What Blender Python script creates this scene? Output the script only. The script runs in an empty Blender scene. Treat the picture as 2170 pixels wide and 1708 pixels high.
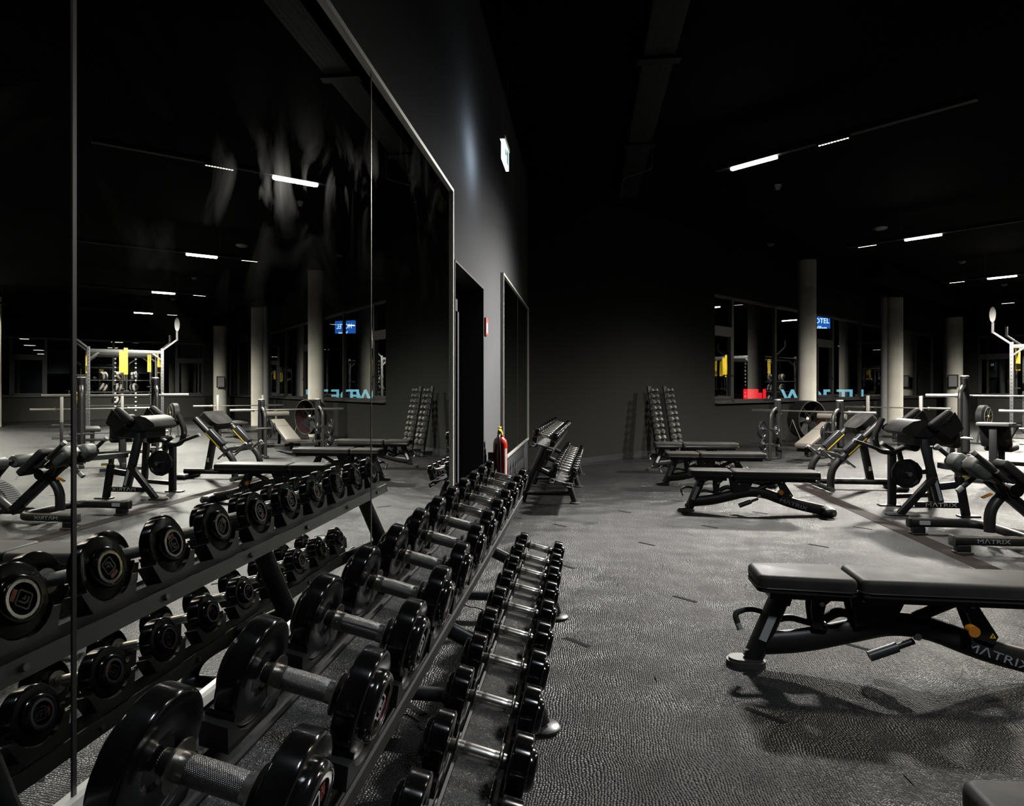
import bpy, bmesh, math, random
from mathutils import Vector, Matrix, Euler
random.seed(7)
PI = math.pi
R = math.radians
SC = bpy.context.scene
COL = SC.collection

# ------------------------------------------------------------------ camera
YAW = math.atan(155 / 1355)
cam_d = bpy.data.cameras.new('camera')
cam_d.sensor_fit = 'HORIZONTAL'
cam_d.sensor_width = 36.0
cam_d.lens = 36.0 * 1355 / 2170
cam_d.shift_y = -(854 - 825) / 2170
cam_d.clip_end = 300
cam = bpy.data.objects.new('camera', cam_d)
cam.location = (0.9, 0.0, 1.3)
cam.rotation_euler = (PI / 2, 0, YAW)
COL.objects.link(cam)
SC.camera = cam

# ------------------------------------------------------------------ world, exposure
world = bpy.data.worlds.new('night')
SC.world = world
world.use_nodes = True
world.node_tree.nodes['Background'].inputs[0].default_value = (0.10, 0.13, 0.2, 1)
world.node_tree.nodes['Background'].inputs[1].default_value = 0.002
SC.view_settings.view_transform = 'Standard'
SC.view_settings.look = 'None'
SC.view_settings.gamma = 1.0
SC.view_settings.use_curve_mapping = False
SC.view_settings.exposure = 0.85
SC.cycles.max_bounces = 6
SC.cycles.diffuse_bounces = 0
SC.cycles.glossy_bounces = 3
SC.cycles.transparent_max_bounces = 12
SC.cycles.sample_clamp_indirect = 4.0
SC.cycles.adaptive_threshold = 0.03

# the building's grid stands at 49 degrees to the mirror wall
GA = R(49)
W = Vector((math.cos(GA), math.sin(GA), 0))
N = Vector((W.y, -W.x, 0))
WALL0 = Vector((0, 10.28, 0))

# ------------------------------------------------------------------ lamps of the trunking: photometry
LAMP_Z = 4.11
LAMPS = [  # centre, watt, colour; the weaker ones hang out of view
    ((2.98, 8.24), 1080, (1.0, 0.965, 0.91)),
    ((7.11, 12.62), 1250, (1.0, 0.95, 0.86)),
    ((11.3, 17.35), 1100, (1.0, 0.95, 0.86)),
    ((15.3, 21.9), 850, (1.0, 0.95, 0.86)),
    ((2.44, 0.75), 190, (0.86, 0.93, 1.0)),
    ((6.40, 5.30), 240, (1.0, 0.86, 0.68)),
    ((10.5, 9.65), 380, (1.0, 0.93, 0.82)),
    ((14.7, 14.4), 380, (1.0, 0.95, 0.86)),
    ((18.7, 18.9), 300, (1.0, 0.95, 0.86)),
]
for i, (c, wtt, colr) in enumerate(LAMPS):
    ld = bpy.data.lights.new('trunking_lamp_light', 'AREA')
    ld.shape = 'RECTANGLE'; ld.size = 0.58; ld.size_y = 0.05
    ld.energy = wtt; ld.color = colr
    ld.use_nodes = True
    nt = ld.node_tree
    em = next(n for n in nt.nodes if n.type == 'EMISSION')
    g = nt.nodes.new('ShaderNodeNewGeometry')
    dt = nt.nodes.new('ShaderNodeVectorMath'); dt.operation = 'DOT_PRODUCT'
    dt.inputs[1].default_value = N
    nt.links.new(g.outputs['Incoming'], dt.inputs[0])
    sq = nt.nodes.new('ShaderNodeMath'); sq.operation = 'POWER'; sq.inputs[1].default_value = 2
    ab = nt.nodes.new('ShaderNodeMath'); ab.operation = 'ABSOLUTE'
    nt.links.new(dt.outputs['Value'], ab.inputs[0]); nt.links.new(ab.outputs[0], sq.inputs[0])
    om = nt.nodes.new('ShaderNodeMath'); om.operation = 'SUBTRACT'; om.inputs[0].default_value = 1.0
    nt.links.new(sq.outputs[0], om.inputs[1])
    pw = nt.nodes.new('ShaderNodeMath'); pw.operation = 'POWER'; pw.inputs[1].default_value = 3.6
    nt.links.new(om.outputs[0], pw.inputs[0])
    sx = nt.nodes.new('ShaderNodeSeparateXYZ'); nt.links.new(g.outputs['Incoming'], sx.inputs[0])
    az = nt.nodes.new('ShaderNodeMath'); az.operation = 'ABSOLUTE'; nt.links.new(sx.outputs[2], az.inputs[0])
    cz = nt.nodes.new('ShaderNodeValToRGB')      # batwing distribution of the lens, over the cosine from straight down
    el = cz.color_ramp.elements
    el[0].position = 0.12; el[0].color = (0, 0, 0, 1); el[1].position = 1.0; el[1].color = (0.24, 0.24, 0.24, 1)
    for p_, v_ in ((0.20, 0.05), (0.30, 0.24), (0.45, 0.85), (0.57, 1.0), (0.75, 0.62)):
        e_ = el.new(p_); e_.color = (v_, v_, v_, 1)
    nt.links.new(az.outputs[0], cz.inputs[0])
    fm = nt.nodes.new('ShaderNodeMath'); fm.operation = 'MULTIPLY'; nt.links.new(pw.outputs[0], fm.inputs[0]); nt.links.new(cz.outputs[0], fm.inputs[1])
    nt.links.new(fm.outputs[0], em.inputs['Strength'])
    lo = bpy.data.objects.new('trunking_lamp_light', ld)
    lo.location = (c[0], c[1], LAMP_Z - 0.024)
    lo.rotation_euler = (0, 0, math.atan2(N.y, N.x))
    COL.objects.link(lo)

# ------------------------------------------------------------------ materials
MAT = {}
def mat(name, base=(0.02, 0.02, 0.02), rough=0.4, metal=0.0, spec=0.5, emit=None, es=0.0, coat=0.0):
    m = bpy.data.materials.new(name); m.use_nodes = True
    b = m.node_tree.nodes['Principled BSDF']
    b.inputs['Base Color'].default_value = (*base, 1)
    b.inputs['Roughness'].default_value = rough
    b.inputs['Metallic'].default_value = metal
    b.inputs['Specular IOR Level'].default_value = spec
    b.inputs['Coat Weight'].default_value = coat
    b.inputs['Coat Roughness'].default_value = 0.03
    if emit:
        b.inputs['Emission Color'].default_value = (*emit, 1)
        b.inputs['Emission Strength'].default_value = es
    MAT[name] = m
    return m
def nodes(m):
    return m.node_tree.nodes, m.node_tree.links, m.node_tree.nodes['Principled BSDF']
def noise_bump(m, scale, strength, dist=0.002, coord='Object', detail=3, rough_var=None, col_var=None):
    ns, lk, b = nodes(m)
    tc = ns.new('ShaderNodeTexCoord')
    tx = ns.new('ShaderNodeTexNoise'); tx.inputs['Scale'].default_value = scale; tx.inputs['Detail'].default_value = detail
    lk.new(tc.outputs[coord], tx.inputs['Vector'])
    if strength:
        bp = ns.new('ShaderNodeBump'); bp.inputs['Strength'].default_value = strength; bp.inputs['Distance'].default_value = dist
        lk.new(tx.outputs['Fac'], bp.inputs['Height']); lk.new(bp.outputs['Normal'], b.inputs['Normal'])
    t2 = None
    for var, inp in ((rough_var, 'Roughness'), (col_var, 'Base Color')):
        if var is None: continue
        if t2 is None:
            t2 = ns.new('ShaderNodeTexNoise'); t2.inputs['Scale'].default_value = var[2]; t2.inputs['Detail'].default_value = 5
            lk.new(tc.outputs[coord], t2.inputs['Vector'])
        rp = ns.new('ShaderNodeValToRGB')
        rp.color_ramp.elements[0].position = 0.3; rp.color_ramp.elements[1].position = 0.7
        f = lambda v: (*v, 1) if isinstance(v, tuple) else (v, v, v, 1)
        rp.color_ramp.elements[0].color = f(var[0]); rp.color_ramp.elements[1].color = f(var[1])
        lk.new(t2.outputs['Fac'], rp.inputs['Fac']); lk.new(rp.outputs['Color'], b.inputs[inp])
    return m

mat('urethane', (0.003, 0.003, 0.0032), 0.17, spec=0.45, coat=0.15)
def turned(m):
    ns, lk, b = nodes(m)
    tg = ns.new('ShaderNodeTangent'); tg.direction_type = 'RADIAL'; tg.axis = 'X'
    lk.new(tg.outputs[0], b.inputs['Tangent'])
    b.inputs['Anisotropic'].default_value = 0.85; b.inputs['Anisotropic Rotation'].default_value = 0.25
mat('urethane_cap', (0.006, 0.006, 0.006), 0.12, spec=0.6, coat=0.8)
turned(MAT['urethane'])
mat('cap_ring', (0.42, 0.42, 0.42), 0.16, metal=1.0)
mat('emblem_plate', (0.006, 0.006, 0.006), 0.75, spec=0.04)
mat('emblem_grey', (0.42, 0.42, 0.42), 0.6)
mat('label_red', (0.50, 0.045, 0.02), 0.45)
mat('chrome', (0.42, 0.41, 0.40), 0.2, metal=1.0)
mat('steel', (0.34, 0.325, 0.30), 0.3, metal=1.0)
mat('bar_steel', (0.62, 0.60, 0.56), 0.28, metal=1.0)
noise_bump(mat('frame_black', (0.010, 0.010, 0.0105), 0.46, spec=0.4), 400, 0.15, 0.0006)
noise_bump(mat('frame_tube', (0.017, 0.0155, 0.014), 0.44, spec=0.4), 400, 0.1, 0.0006)
noise_bump(mat('rack_steel', (0.03, 0.032, 0.034), 0.36, spec=0.6), 300, 0.15, 0.0006)
mat('foot_rubber', (0.055, 0.05, 0.045), 0.6)
mat('tray_dark', (0.014, 0.014, 0.014), 0.6, spec=0.2)
mat('imprint_dark', (0.010, 0.010, 0.010), 0.9, spec=0.1)
mat('plastic_black', (0.010, 0.010, 0.010), 0.4)
mat('grip_rubber', (0.012, 0.012, 0.012), 0.65)
noise_bump(mat('vinyl', (0.030, 0.029, 0.027), 0.5, spec=0.16), 260, 0.25, 0.0008, rough_var=(0.46, 0.62, 6.0), col_var=((0.016, 0.016, 0.016), (0.034, 0.031, 0.028), 5.0))
noise_bump(mat('vinyl_grey', (0.085, 0.088, 0.078), 0.5), 200, 0.2, 0.0008)
noise_bump(mat('vinyl_taupe', (0.10, 0.09, 0.075), 0.5), 200, 0.2, 0.0008)
mat('vinyl_side', (0.030, 0.025, 0.020), 0.38)
mat('orange', (0.55, 0.20, 0.02), 0.4)
mat('yellow', (0.75, 0.52, 0.03), 0.5)
mat('label_white', (0.50, 0.50, 0.48), 0.5)
mat('label_dark', (0.02, 0.02, 0.02), 0.5)
mat('logo_white', (0.75, 0.75, 0.73), 0.5)
mat('logo_grey', (0.32, 0.32, 0.32), 0.5)
mat('plate_iron', (0.012, 0.012, 0.012), 0.3)
mat('plate_blue', (0.01, 0.06, 0.35), 0.4)
noise_bump(mat('hex_rubber', (0.10, 0.10, 0.088), 0.5), 200, 0.2, 0.001)
mat('rig_steel', (0.085, 0.085, 0.085), 0.5)
mat('rig_silver', (0.30, 0.29, 0.27), 0.45, metal=0.6)
mat('hole_black', (0.003, 0.003, 0.003), 0.7)
mat('ball_black', (0.02, 0.02, 0.02), 0.5)
mat('ball_white', (0.55, 0.53, 0.48), 0.5)
mat('ext_red', (0.42, 0.018, 0.012), 0.25, coat=0.4)
mat('sign_red', (0.55, 0.05, 0.03), 0.5)
mat('aluminium', (0.78, 0.76, 0.70), 0.45, metal=0.35)
mat('frame_dark', (0.035, 0.036, 0.038), 0.42)
mat('door_dark', (0.016, 0.017, 0.019), 0.35)
mat('door_frame', (0.05, 0.056, 0.064), 0.4)
mat('reveal_black', (0.006, 0.006, 0.006), 0.6)
mat('trunking', (0.003, 0.003, 0.003), 0.6, spec=0.2)
mat('detector_white', (0.45, 0.45, 0.43), 0.5)
mat('fan_inner', (0.03, 0.012, 0.012), 0.4)
mat('lamp_glow', (0.9, 0.9, 0.9), 0.5, emit=(1.0, 0.96, 0.86), es=14.0)
mat('led_glow', (0.9, 0.9, 0.9), 0.5, emit=(1.0, 0.9, 0.72), es=5.0)
mat('exit_glow', (0.9, 0.9, 0.9), 0.5, emit=(0.72, 0.86, 1.0), es=11.0)
mat('exit_face', (0.9, 0.9, 0.9), 0.5, emit=(0.75, 0.9, 1.0), es=1.0)
mat('exit_green', (0.01, 0.22, 0.14), 0.5, emit=(0.0, 0.16, 0.11), es=0.6)
mat('hotel_blue', (0.01, 0.05, 0.2), 0.5, emit=(0.012, 0.075, 0.34), es=1.3)
mat('hotel_white', (0.6, 0.7, 0.8), 0.5, emit=(0.55, 0.75, 0.95), es=1.6)
mat('letter_blue', (0.2, 0.5, 0.65), 0.5, emit=(0.19, 0.45, 0.58), es=0.9)
mat('letter_red', (0.6, 0.02, 0.03), 0.5, emit=(0.75, 0.015, 0.025), es=1.0)
mat('facade_dark', (0.01, 0.01, 0.012), 0.8)
mat('silver_tape', (0.35, 0.34, 0.32), 0.4)
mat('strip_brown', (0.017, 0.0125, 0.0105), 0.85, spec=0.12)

# knurled grip
def knurl():
    m = mat('knurl', (0.26, 0.255, 0.25), 0.3, metal=1.0)
    ns, lk, b = nodes(m)
    tc = ns.new('ShaderNodeTexCoord')
    h = []
    for s in (1, -1):
        mp = ns.new('ShaderNodeMapping'); mp.inputs['Rotation'].default_value = (0, 0, s * R(35))
        lk.new(tc.outputs['UV'], mp.inputs['Vector'])
        wv = ns.new('ShaderNodeTexWave'); wv.inputs['Scale'].default_value = 150
        lk.new(mp.outputs[0], wv.inputs['Vector']); h.append(wv)
    ad = ns.new('ShaderNodeMath'); ad.operation = 'MULTIPLY'
    lk.new(h[0].outputs['Fac'], ad.inputs[0]); lk.new(h[1].outputs['Fac'], ad.inputs[1])
    bp = ns.new('ShaderNodeBump'); bp.inputs['Strength'].default_value = 0.7; bp.inputs['Distance'].default_value = 0.0012
    lk.new(ad.outputs[0], bp.inputs['Height']); lk.new(bp.outputs[0], b.inputs['Normal'])
knurl()
# gritty powder coat of the rack trays
def grit():
    m = mat('tray_grit', (0.07, 0.07, 0.068), 0.22, spec=1.0)
    ns, lk, b = nodes(m)
    tc = ns.new('ShaderNodeTexCoord')
    v = ns.new('ShaderNodeTexVoronoi'); v.inputs['Scale'].default_value = 330
    lk.new(tc.outputs['Object'], v.inputs['Vector'])
    bp = ns.new('ShaderNodeBump'); bp.inputs['Strength'].default_value = 1.0; bp.inputs['Distance'].default_value = 0.004
    lk.new(v.outputs['Distance'], bp.inputs['Height']); lk.new(bp.outputs[0], b.inputs['Normal'])
grit()
# hammered rubber floor
def floor_mat():
    m = mat('floor_rubber', (0.04, 0.04, 0.04), 0.4, spec=0.36)
    ns, lk, b = nodes(m)
    g = ns.new('ShaderNodeNewGeometry')
    n1 = ns.new('ShaderNodeTexNoise'); n1.inputs['Scale'].default_value = 3.2; n1.inputs['Detail'].default_value = 1
    lk.new(g.outputs['Position'], n1.inputs['Vector'])
    mx = ns.new('ShaderNodeVectorMath'); mx.operation = 'MULTIPLY_ADD'
    mx.inputs[1].default_value = (0.10, 0.10, 0.0)
    lk.new(n1.outputs['Color'], mx.inputs[0]); lk.new(g.outputs['Position'], mx.inputs[2])
    v = ns.new('ShaderNodeTexVoronoi'); v.inputs['Scale'].default_value = 100; v.inputs['Randomness'].default_value = 0.42
    lk.new(mx.outputs[0], v.inputs['Vector'])
    iv = ns.new('ShaderNodeMath'); iv.operation = 'SUBTRACT'; iv.inputs[0].default_value = 1.0
    lk.new(v.outputs['Distance'], iv.inputs[1])
    bp = ns.new('ShaderNodeBump'); bp.inputs['Strength'].default_value = 0.95; bp.inputs['Distance'].default_value = 0.0076
    lk.new(iv.outputs[0], bp.inputs['Height']); lk.new(bp.outputs[0], b.inputs['Normal'])
    n2 = ns.new('ShaderNodeTexNoise'); n2.inputs['Scale'].default_value = 0.8; n2.inputs['Detail'].default_value = 3
    lk.new(g.outputs['Position'], n2.inputs['Vector'])
    oi = ns.new('ShaderNodeObjectInfo')
    av = ns.new('ShaderNodeMath'); av.operation = 'MULTIPLY_ADD'; av.inputs[1].default_value = 0.12
    lk.new(oi.outputs['Random'], av.inputs[0]); lk.new(n2.outputs['Fac'], av.inputs[2])
    rp = ns.new('ShaderNodeValToRGB')
    rp.color_ramp.elements[0].position = 0.35; rp.color_ramp.elements[1].position = 0.78
    rp.color_ramp.elements[0].color = (0.0085, 0.0085, 0.009, 1); rp.color_ramp.elements[1].color = (0.026, 0.0257, 0.025, 1)
    lk.new(av.outputs[0], rp.inputs['Fac']); lk.new(rp.outputs['Color'], b.inputs['Base Color'])
    r2 = ns.new('ShaderNodeMapRange'); r2.inputs[3].default_value = 0.31; r2.inputs[4].default_value = 0.42
    lk.new(n2.outputs['Fac'], r2.inputs[0]); lk.new(r2.outputs[0], b.inputs['Roughness'])
floor_mat()
noise_bump(mat('wall_paint', (0.098, 0.100, 0.105), 0.85, spec=0.05), 120, 0.1, 0.001, coord='Object')
noise_bump(mat('wall_black', (0.034, 0.034, 0.030), 0.85, spec=0.05), 120, 0.1, 0.001, coord='Object')
noise_bump(mat('ceiling_black', (0.007, 0.007, 0.007), 0.9, spec=0.03), 90, 0.5, 0.004, coord='Object')
noise_bump(mat('concrete', (0.5, 0.48, 0.42), 0.8), 40, 0.2, 0.003, col_var=((0.68, 0.645, 0.55), (0.82, 0.785, 0.69), 2.5))
mat('pipe_grey', (0.30, 0.30, 0.30), 0.5)
# mirror with wiping smears
def mirror_mat():
    m = bpy.data.materials.new('mirror_glass'); m.use_nodes = True; MAT['mirror_glass'] = m
    ns, lk = m.node_tree.nodes, m.node_tree.links
    ns.remove(ns['Principled BSDF'])
    out = ns['Material Output']
    a = ns.new('ShaderNodeBsdfGlossy'); a.inputs['Color'].default_value = (0.84, 0.86, 0.84, 1); a.inputs['Roughness'].default_value = 0.0
    s = ns.new('ShaderNodeBsdfGlossy'); s.inputs['Color'].default_value = (0.7, 0.7, 0.66, 1); s.inputs['Roughness'].default_value = 0.22
    tc = ns.new('ShaderNodeTexCoord')
    nz = ns.new('ShaderNodeTexNoise'); nz.inputs['Scale'].default_value = 2.6; nz.inputs['Detail'].default_value = 6; nz.inputs['Distortion'].default_value = 1.2
    lk.new(tc.outputs['Object'], nz.inputs['Vector'])
    rp = ns.new('ShaderNodeMapRange'); rp.inputs[1].default_value = 0.50; rp.inputs[2].default_value = 0.85; rp.inputs[3].default_value = 0.0; rp.inputs[4].default_value = 0.022
    lk.new(nz.outputs['Fac'], rp.inputs[0])
    mx = ns.new('ShaderNodeMixShader')
    lk.new(rp.outputs[0], mx.inputs[0]); lk.new(a.outputs[0], mx.inputs[1]); lk.new(s.outputs[0], mx.inputs[2])
    lk.new(mx.outputs[0], out.inputs['Surface'])
mirror_mat()
def glass_mat():
    m = bpy.data.materials.new('window_glass'); m.use_nodes = True; MAT['window_glass'] = m
    ns, lk = m.node_tree.nodes, m.node_tree.links
    ns.remove(ns['Principled BSDF'])
    out = ns['Material Output']
    t = ns.new('ShaderNodeBsdfTransparent'); t.inputs['Color'].default_value = (0.86, 0.9, 0.88, 1)
    g = ns.new('ShaderNodeBsdfGlossy'); g.inputs['Roughness'].default_value = 0.0; g.inputs['Color'].default_value = (1, 1, 1, 1)
    lw = ns.new('ShaderNodeLayerWeight'); lw.inputs['Blend'].default_value = 0.5
    p5 = ns.new('ShaderNodeMath'); p5.operation = 'POWER'; p5.inputs[1].default_value = 4.0
    lk.new(lw.outputs['Facing'], p5.inputs[0])
    fr = ns.new('ShaderNodeMath'); fr.operation = 'MULTIPLY_ADD'; fr.inputs[1].default_value = 0.8; fr.inputs[2].default_value = 0.06
    lk.new(p5.outputs[0], fr.inputs[0])
    mx = ns.new('ShaderNodeMixShader')
    lk.new(fr.outputs[0], mx.inputs[0]); lk.new(t.outputs[0], mx.inputs[1]); lk.new(g.outputs[0], mx.inputs[2])
    lk.new(mx.outputs[0], out.inputs['Surface'])
glass_mat()

# ------------------------------------------------------------------ mesh tools
def ortho(d):
    d = d.normalized()
    up = Vector((0, 0, 1)) if abs(d.z) < 0.95 else Vector((0, 1, 0))
    u = up.cross(d).normalized()
    return u, d.cross(u)

class MB:
    """collects shapes, then becomes one mesh"""
    def __init__(self):
        self.v, self.f = [], []
    def add(self, vs, fs, M=None):
        o = len(self.v)
        self.v += [tuple(M @ Vector(p)) if M is not None else tuple(p) for p in vs]
        self.f += [tuple(i + o for i in f) for f in fs]
        return self
    def box(self, c, s, M=None):
        x, y, z = c; a, b, d = s[0] / 2, s[1] / 2, s[2] / 2
        vs = [(x + i * a, y + j * b, z + k * d) for k in (-1, 1) for j in (-1, 1) for i in (-1, 1)]
        return self.add(vs, [(0, 2, 3, 1), (4, 5, 7, 6), (0, 1, 5, 4), (2, 6, 7, 3), (0, 4, 6, 2), (1, 3, 7, 5)], M)
    def rbox(self, c, s, r, seg=3, M=None):
        bm = bmesh.new()
        bmesh.ops.create_cube(bm, size=1.0)
        for v in bm.verts:
            v.co = Vector((v.co.x * s[0], v.co.y * s[1], v.co.z * s[2]))
        bmesh.ops.bevel(bm, geom=bm.edges[:], offset=r, segments=seg, profile=0.5, affect='EDGES')
        bm.verts.index_update()
        T = Matrix.Translation(c)
        if M is not None: T = M @ T
        self.add([v.co for v in bm.verts], [tuple(v.index for v in f.verts) for f in bm.faces], T)
        bm.free()
        return self
    def tube(self, pts, r, seg=12, oval=1.0, cap=True, fillet=0.0, up=None):
        pts = [Vector(p) for p in pts]
        if fillet > 0 and len(pts) > 2:
            q = [pts[0]]
            for i in range(1, len(pts) - 1):
                a, b, c = pts[i - 1], pts[i], pts[i + 1]
                l = min(fillet, (a - b).length * 0.48, (c - b).length * 0.48)
                p0 = b + (a - b).normalized() * l; p1 = b + (c - b).normalized() * l
                for k in range(6):
                    t = k / 5
                    q.append(p0 * (1 - t) ** 2 + b * 2 * t * (1 - t) + p1 * t ** 2)
            q.append(pts[-1]); pts = q
        rs = r if isinstance(r, (list, tuple)) else [r] * len(pts)
        vs, fs = [], []
        u = None
        for i, p in enumerate(pts):
            d = (pts[min(i + 1, len(pts) - 1)] - pts[max(i - 1, 0)]).normalized()
            if u is None:
                if up is not None:
                    u = Vector(up).cross(d).normalized()
                else:
                    u = ortho(d)[0]
            else:
                u = (u - d * u.dot(d)).normalized()
            w = d.cross(u)
            rr = rs[i] if i < len(rs) else rs[-1]
            for k in range(seg):
                a = 2 * PI * k / seg
                vs.append(p + u * (math.cos(a) * rr) + w * (math.sin(a) * rr * oval))
        for i in range(len(pts) - 1):
            for k in range(seg):
                a, b = i * seg + k, i * seg + (k + 1) % seg
                fs.append((a, b, b + seg, a + seg))
        if cap:
            fs.append(tuple(reversed(range(seg)))); fs.append(tuple((len(pts) - 1) * seg + k for k in range(seg)))
        return self.add(vs, fs)
    def bar(self, a, b, w, h, up=(0, 0, 1), bev=0.0):
        """rectangular bar from a to b, w across, h along up"""
        a, b = Vector(a), Vector(b); d = (b - a); L = d.length; d = d / L
        s = Vector(up).cross(d).normalized(); u = d.cross(s)
        M = Matrix((( d.x, s.x, u.x, 0), (d.y, s.y, u.y, 0), (d.z, s.z, u.z, 0), (0, 0, 0, 1)))
        M = Matrix.Translation((a + b) / 2) @ M
        return self.rbox((0, 0, 0), (L, w, h), bev, 2, M) if bev else self.box((0, 0, 0), (L, w, h), M)
    def lathe(self, prof, seg=32, M=None, cap=True):
        """profile of (radius, x) turned about local X"""
        vs, fs = [], []
        for r, x in prof:
            for k in range(seg):
                a = 2 * PI * k / seg
                vs.append((x, r * math.cos(a), r * math.sin(a)))
        n = len(prof)
        for i in range(n - 1):
            for k in range(seg):
                a, b = i * seg + k, i * seg + (k + 1) % seg
                fs.append((a, a + seg, b + seg, b))
        if cap and prof[0][0] > 1e-6: fs.append(tuple(range(seg)))
        if cap and prof[-1][0] > 1e-6: fs.append(tuple(reversed(range((n - 1) * seg, n * seg))))
        return self.add(vs, fs, M)
    def prism(self, poly, t, M=None, z0=0.0):
        """polygon in local XY extruded along Z by t"""
        n = len(poly)
        vs = [(x, y, z0) for x, y in poly] + [(x, y, z0 + t) for x, y in poly]
        fs = [tuple(reversed(range(n))), tuple(range(n, 2 * n))] + [(i, (i + 1) % n, n + (i + 1) % n, n + i) for i in range(n)]
        return self.add(vs, fs, M)
    def mesh(self, name, m, angle=38):
        me = bpy.data.meshes.new(name)
        me.from_pydata(self.v, [], self.f)
        me.validate()
        bm = bmesh.new(); bm.from_mesh(me); bmesh.ops.recalc_face_normals(bm, faces=bm.faces[:]); bm.to_mesh(me); bm.free()
        me.shade_smooth(); me.set_sharp_from_angle(angle=R(angle))
        me.materials.append(MAT[m])
        return me
    def build(self, name, m, parent=None, loc=None, rot=None, angle=38):
        return put(name, self.mesh(name, m, angle), parent, loc, rot)

def put(name, me, parent=None, loc=None, rot=None):
    o = bpy.data.objects.new(name, me)
    COL.objects.link(o)
    if parent is not None: o.parent = parent
    if loc is not None: o.location = loc
    if rot is not None: o.rotation_euler = rot
    return o
def tag(o, label, cat, group=None):
    o['label'] = label; o['category'] = cat
    if group: o['group'] = group
    return o
def thing(name, label, cat, loc=(0, 0, 0), rot=(0, 0, 0), group=None):
    o = bpy.data.objects.new(name, None); COL.objects.link(o)
    o.location = loc; o.rotation_euler = rot
    o.empty_display_size = 0.1
    return tag(o, label, cat, group)
def struct(o, label=None, cat=None):
    o['kind'] = 'structure'
    if label: o['label'] = label
    if cat: o['category'] = cat
    return o
def copy_tree(o, parent=None):
    c = o.copy(); COL.objects.link(c); c.parent = parent
    for ch in list(o.children):
        copy_tree(ch, c)
    return c
TXT = {}
def text_mesh(s, size, m, ext=0.0006, sx=1.0, shear=0.0, bold=0.0):
    key = (s, size, m, sx, bold)
    if key not in TXT:
        cu = bpy.data.curves.new('lettering', 'FONT'); cu.body = s; cu.size = size; cu.extrude = ext
        cu.align_x = 'CENTER'; cu.align_y = 'CENTER'; cu.resolution_u = 3; cu.offset = bold
        ob = bpy.data.objects.new('lettering', cu); COL.objects.link(ob)
        dg = bpy.context.evaluated_depsgraph_get()
        me = bpy.data.meshes.new_from_object(ob.evaluated_get(dg))
        bpy.data.objects.remove(ob); bpy.data.curves.remove(cu)
        for v in me.vertices: v.co.x *= sx
        me.materials.clear(); me.materials.append(MAT[m])
        TXT[key] = me
    return TXT[key]
ORD = ['first', 'second', 'third', 'fourth', 'fifth', 'sixth', 'seventh', 'eighth', 'ninth', 'tenth', 'eleventh', 'twelfth']

# ================================================================== SETTING
CEIL = 4.7
# ---- floor
poly = [(-0.4, -5.3), (-0.4, 10.1), (15.95, 29.1), (25.5, 20.9), (25.5, -5.3)]
mb = MB(); mb.prism(poly, 0.10, z0=-0.104)
floor = struct(mb.build('floor', 'floor_rubber'), 'dark grey rubber gym floor with a dimpled surface', 'floor')
# interlocking rubber tiles, one metre, laid on the building's grid
def edge_wave(n=10, amp=0.012):
    pts = []
    for k in range(n):
        t0 = k / n
        a = amp if k % 2 == 0 else -amp
        for tt, f in ((0.08, 1), (0.92, 1)):
            pts.append((t0 + tt / n, a * f))
    return pts
wv = edge_wave()
out_, inn_ = [], []
cl = lambda t: min(max(t, 0.03), 0.97)
for side in range(4):
    for t, o in (wv if side < 2 else list(reversed(wv))):
        p, c = [((t, o), (cl(t), 0.03)), ((1 + o, t), (0.97, cl(t))), ((t, 1 + o), (cl(t), 0.97)), ((o, t), (0.03, cl(t)))][side]
        k = 0.9997
        out_.append((0.5 + (p[0] - 0.5) * k, 0.5 + (p[1] - 0.5) * k)); inn_.append(c)
nt_ = len(out_)
tm = MB()
vs_ = [(x, y, 0.0) for x, y in out_] + [(x, y, -0.0038) for x, y in out_] + [(x, y, 0.0) for x, y in inn_]
fs_ = []
for k in range(nt_):
    j_ = (k + 1) % nt_
    fs_.append((k, j_, nt_ + j_, nt_ + k))
    fs_.append((k, j_, 2 * nt_ + j_, 2 * nt_ + k) if inn_[k] != inn_[j_] else (k, j_, 2 * nt_ + k))
tm.add(vs_, fs_)
tm.add([(0.03, 0.03, 0.0), (0.97, 0.03, 0.0), (0.97, 0.97, 0.0), (0.03, 0.97, 0.0)], [(0, 1, 2, 3)])
tile_me = tm.mesh('floor_tile', 'floor_rubber', 30)
im = MB()
im.box((0, 0, 0.0006), (0.030, 0.165, 0.0012))
for k in range(7): im.box((0, -0.066 + k * 0.022, 0.0014), (0.016, 0.010, 0.0012))
im_me = im.mesh('imprint', 'imprint_dark')
rotg = Matrix.Rotation(GA, 4, 'Z')
FW = MAT['floor_rubber']
def in_room(p):
    n = len(poly); ins = False
    for i in range(n):
        x1, y1 = poly[i]; x2, y2 = poly[(i + 1) % n]
        if (y1 > p.y) != (y2 > p.y) and p.x < (x2 - x1) * (p.y - y1) / (y2 - y1) + x1: ins = not ins
    return ins
cand = []
for i in range(-14, 30):
    for j in range(-16, 26):
        c = W * (i + 0.5) + N * (j + 0.5)
        if not all(in_room(c + Vector((a, b, 0))) for a in (-0.6, 0.6) for b in (-0.6, 0.6)): continue
        dv = c - Vector((0.9, 0, 0))
        best = None
        dd = dv.length
        if dv.y < 0.3 or dd > 14: continue
        ang = math.degrees(math.atan2(dv.x, dv.y))
        if -12 < ang < 40: cand.append((dd, i, j))
        elif ang < 55 and dd < 9: cand.append((dd, i, j))      # met in the mirror
cand.sort()
for dd, i, j in cand[:150]:
    t = put('floor_tile', tile_me.copy(), floor, loc=(W * i + N * (j + 1)), rot=(0, 0, GA))
    if dd < 9:
        put('imprint', im_me, t, loc=(0.055, 0.52, 0.0), rot=(0, 0, 0.0))
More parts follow.
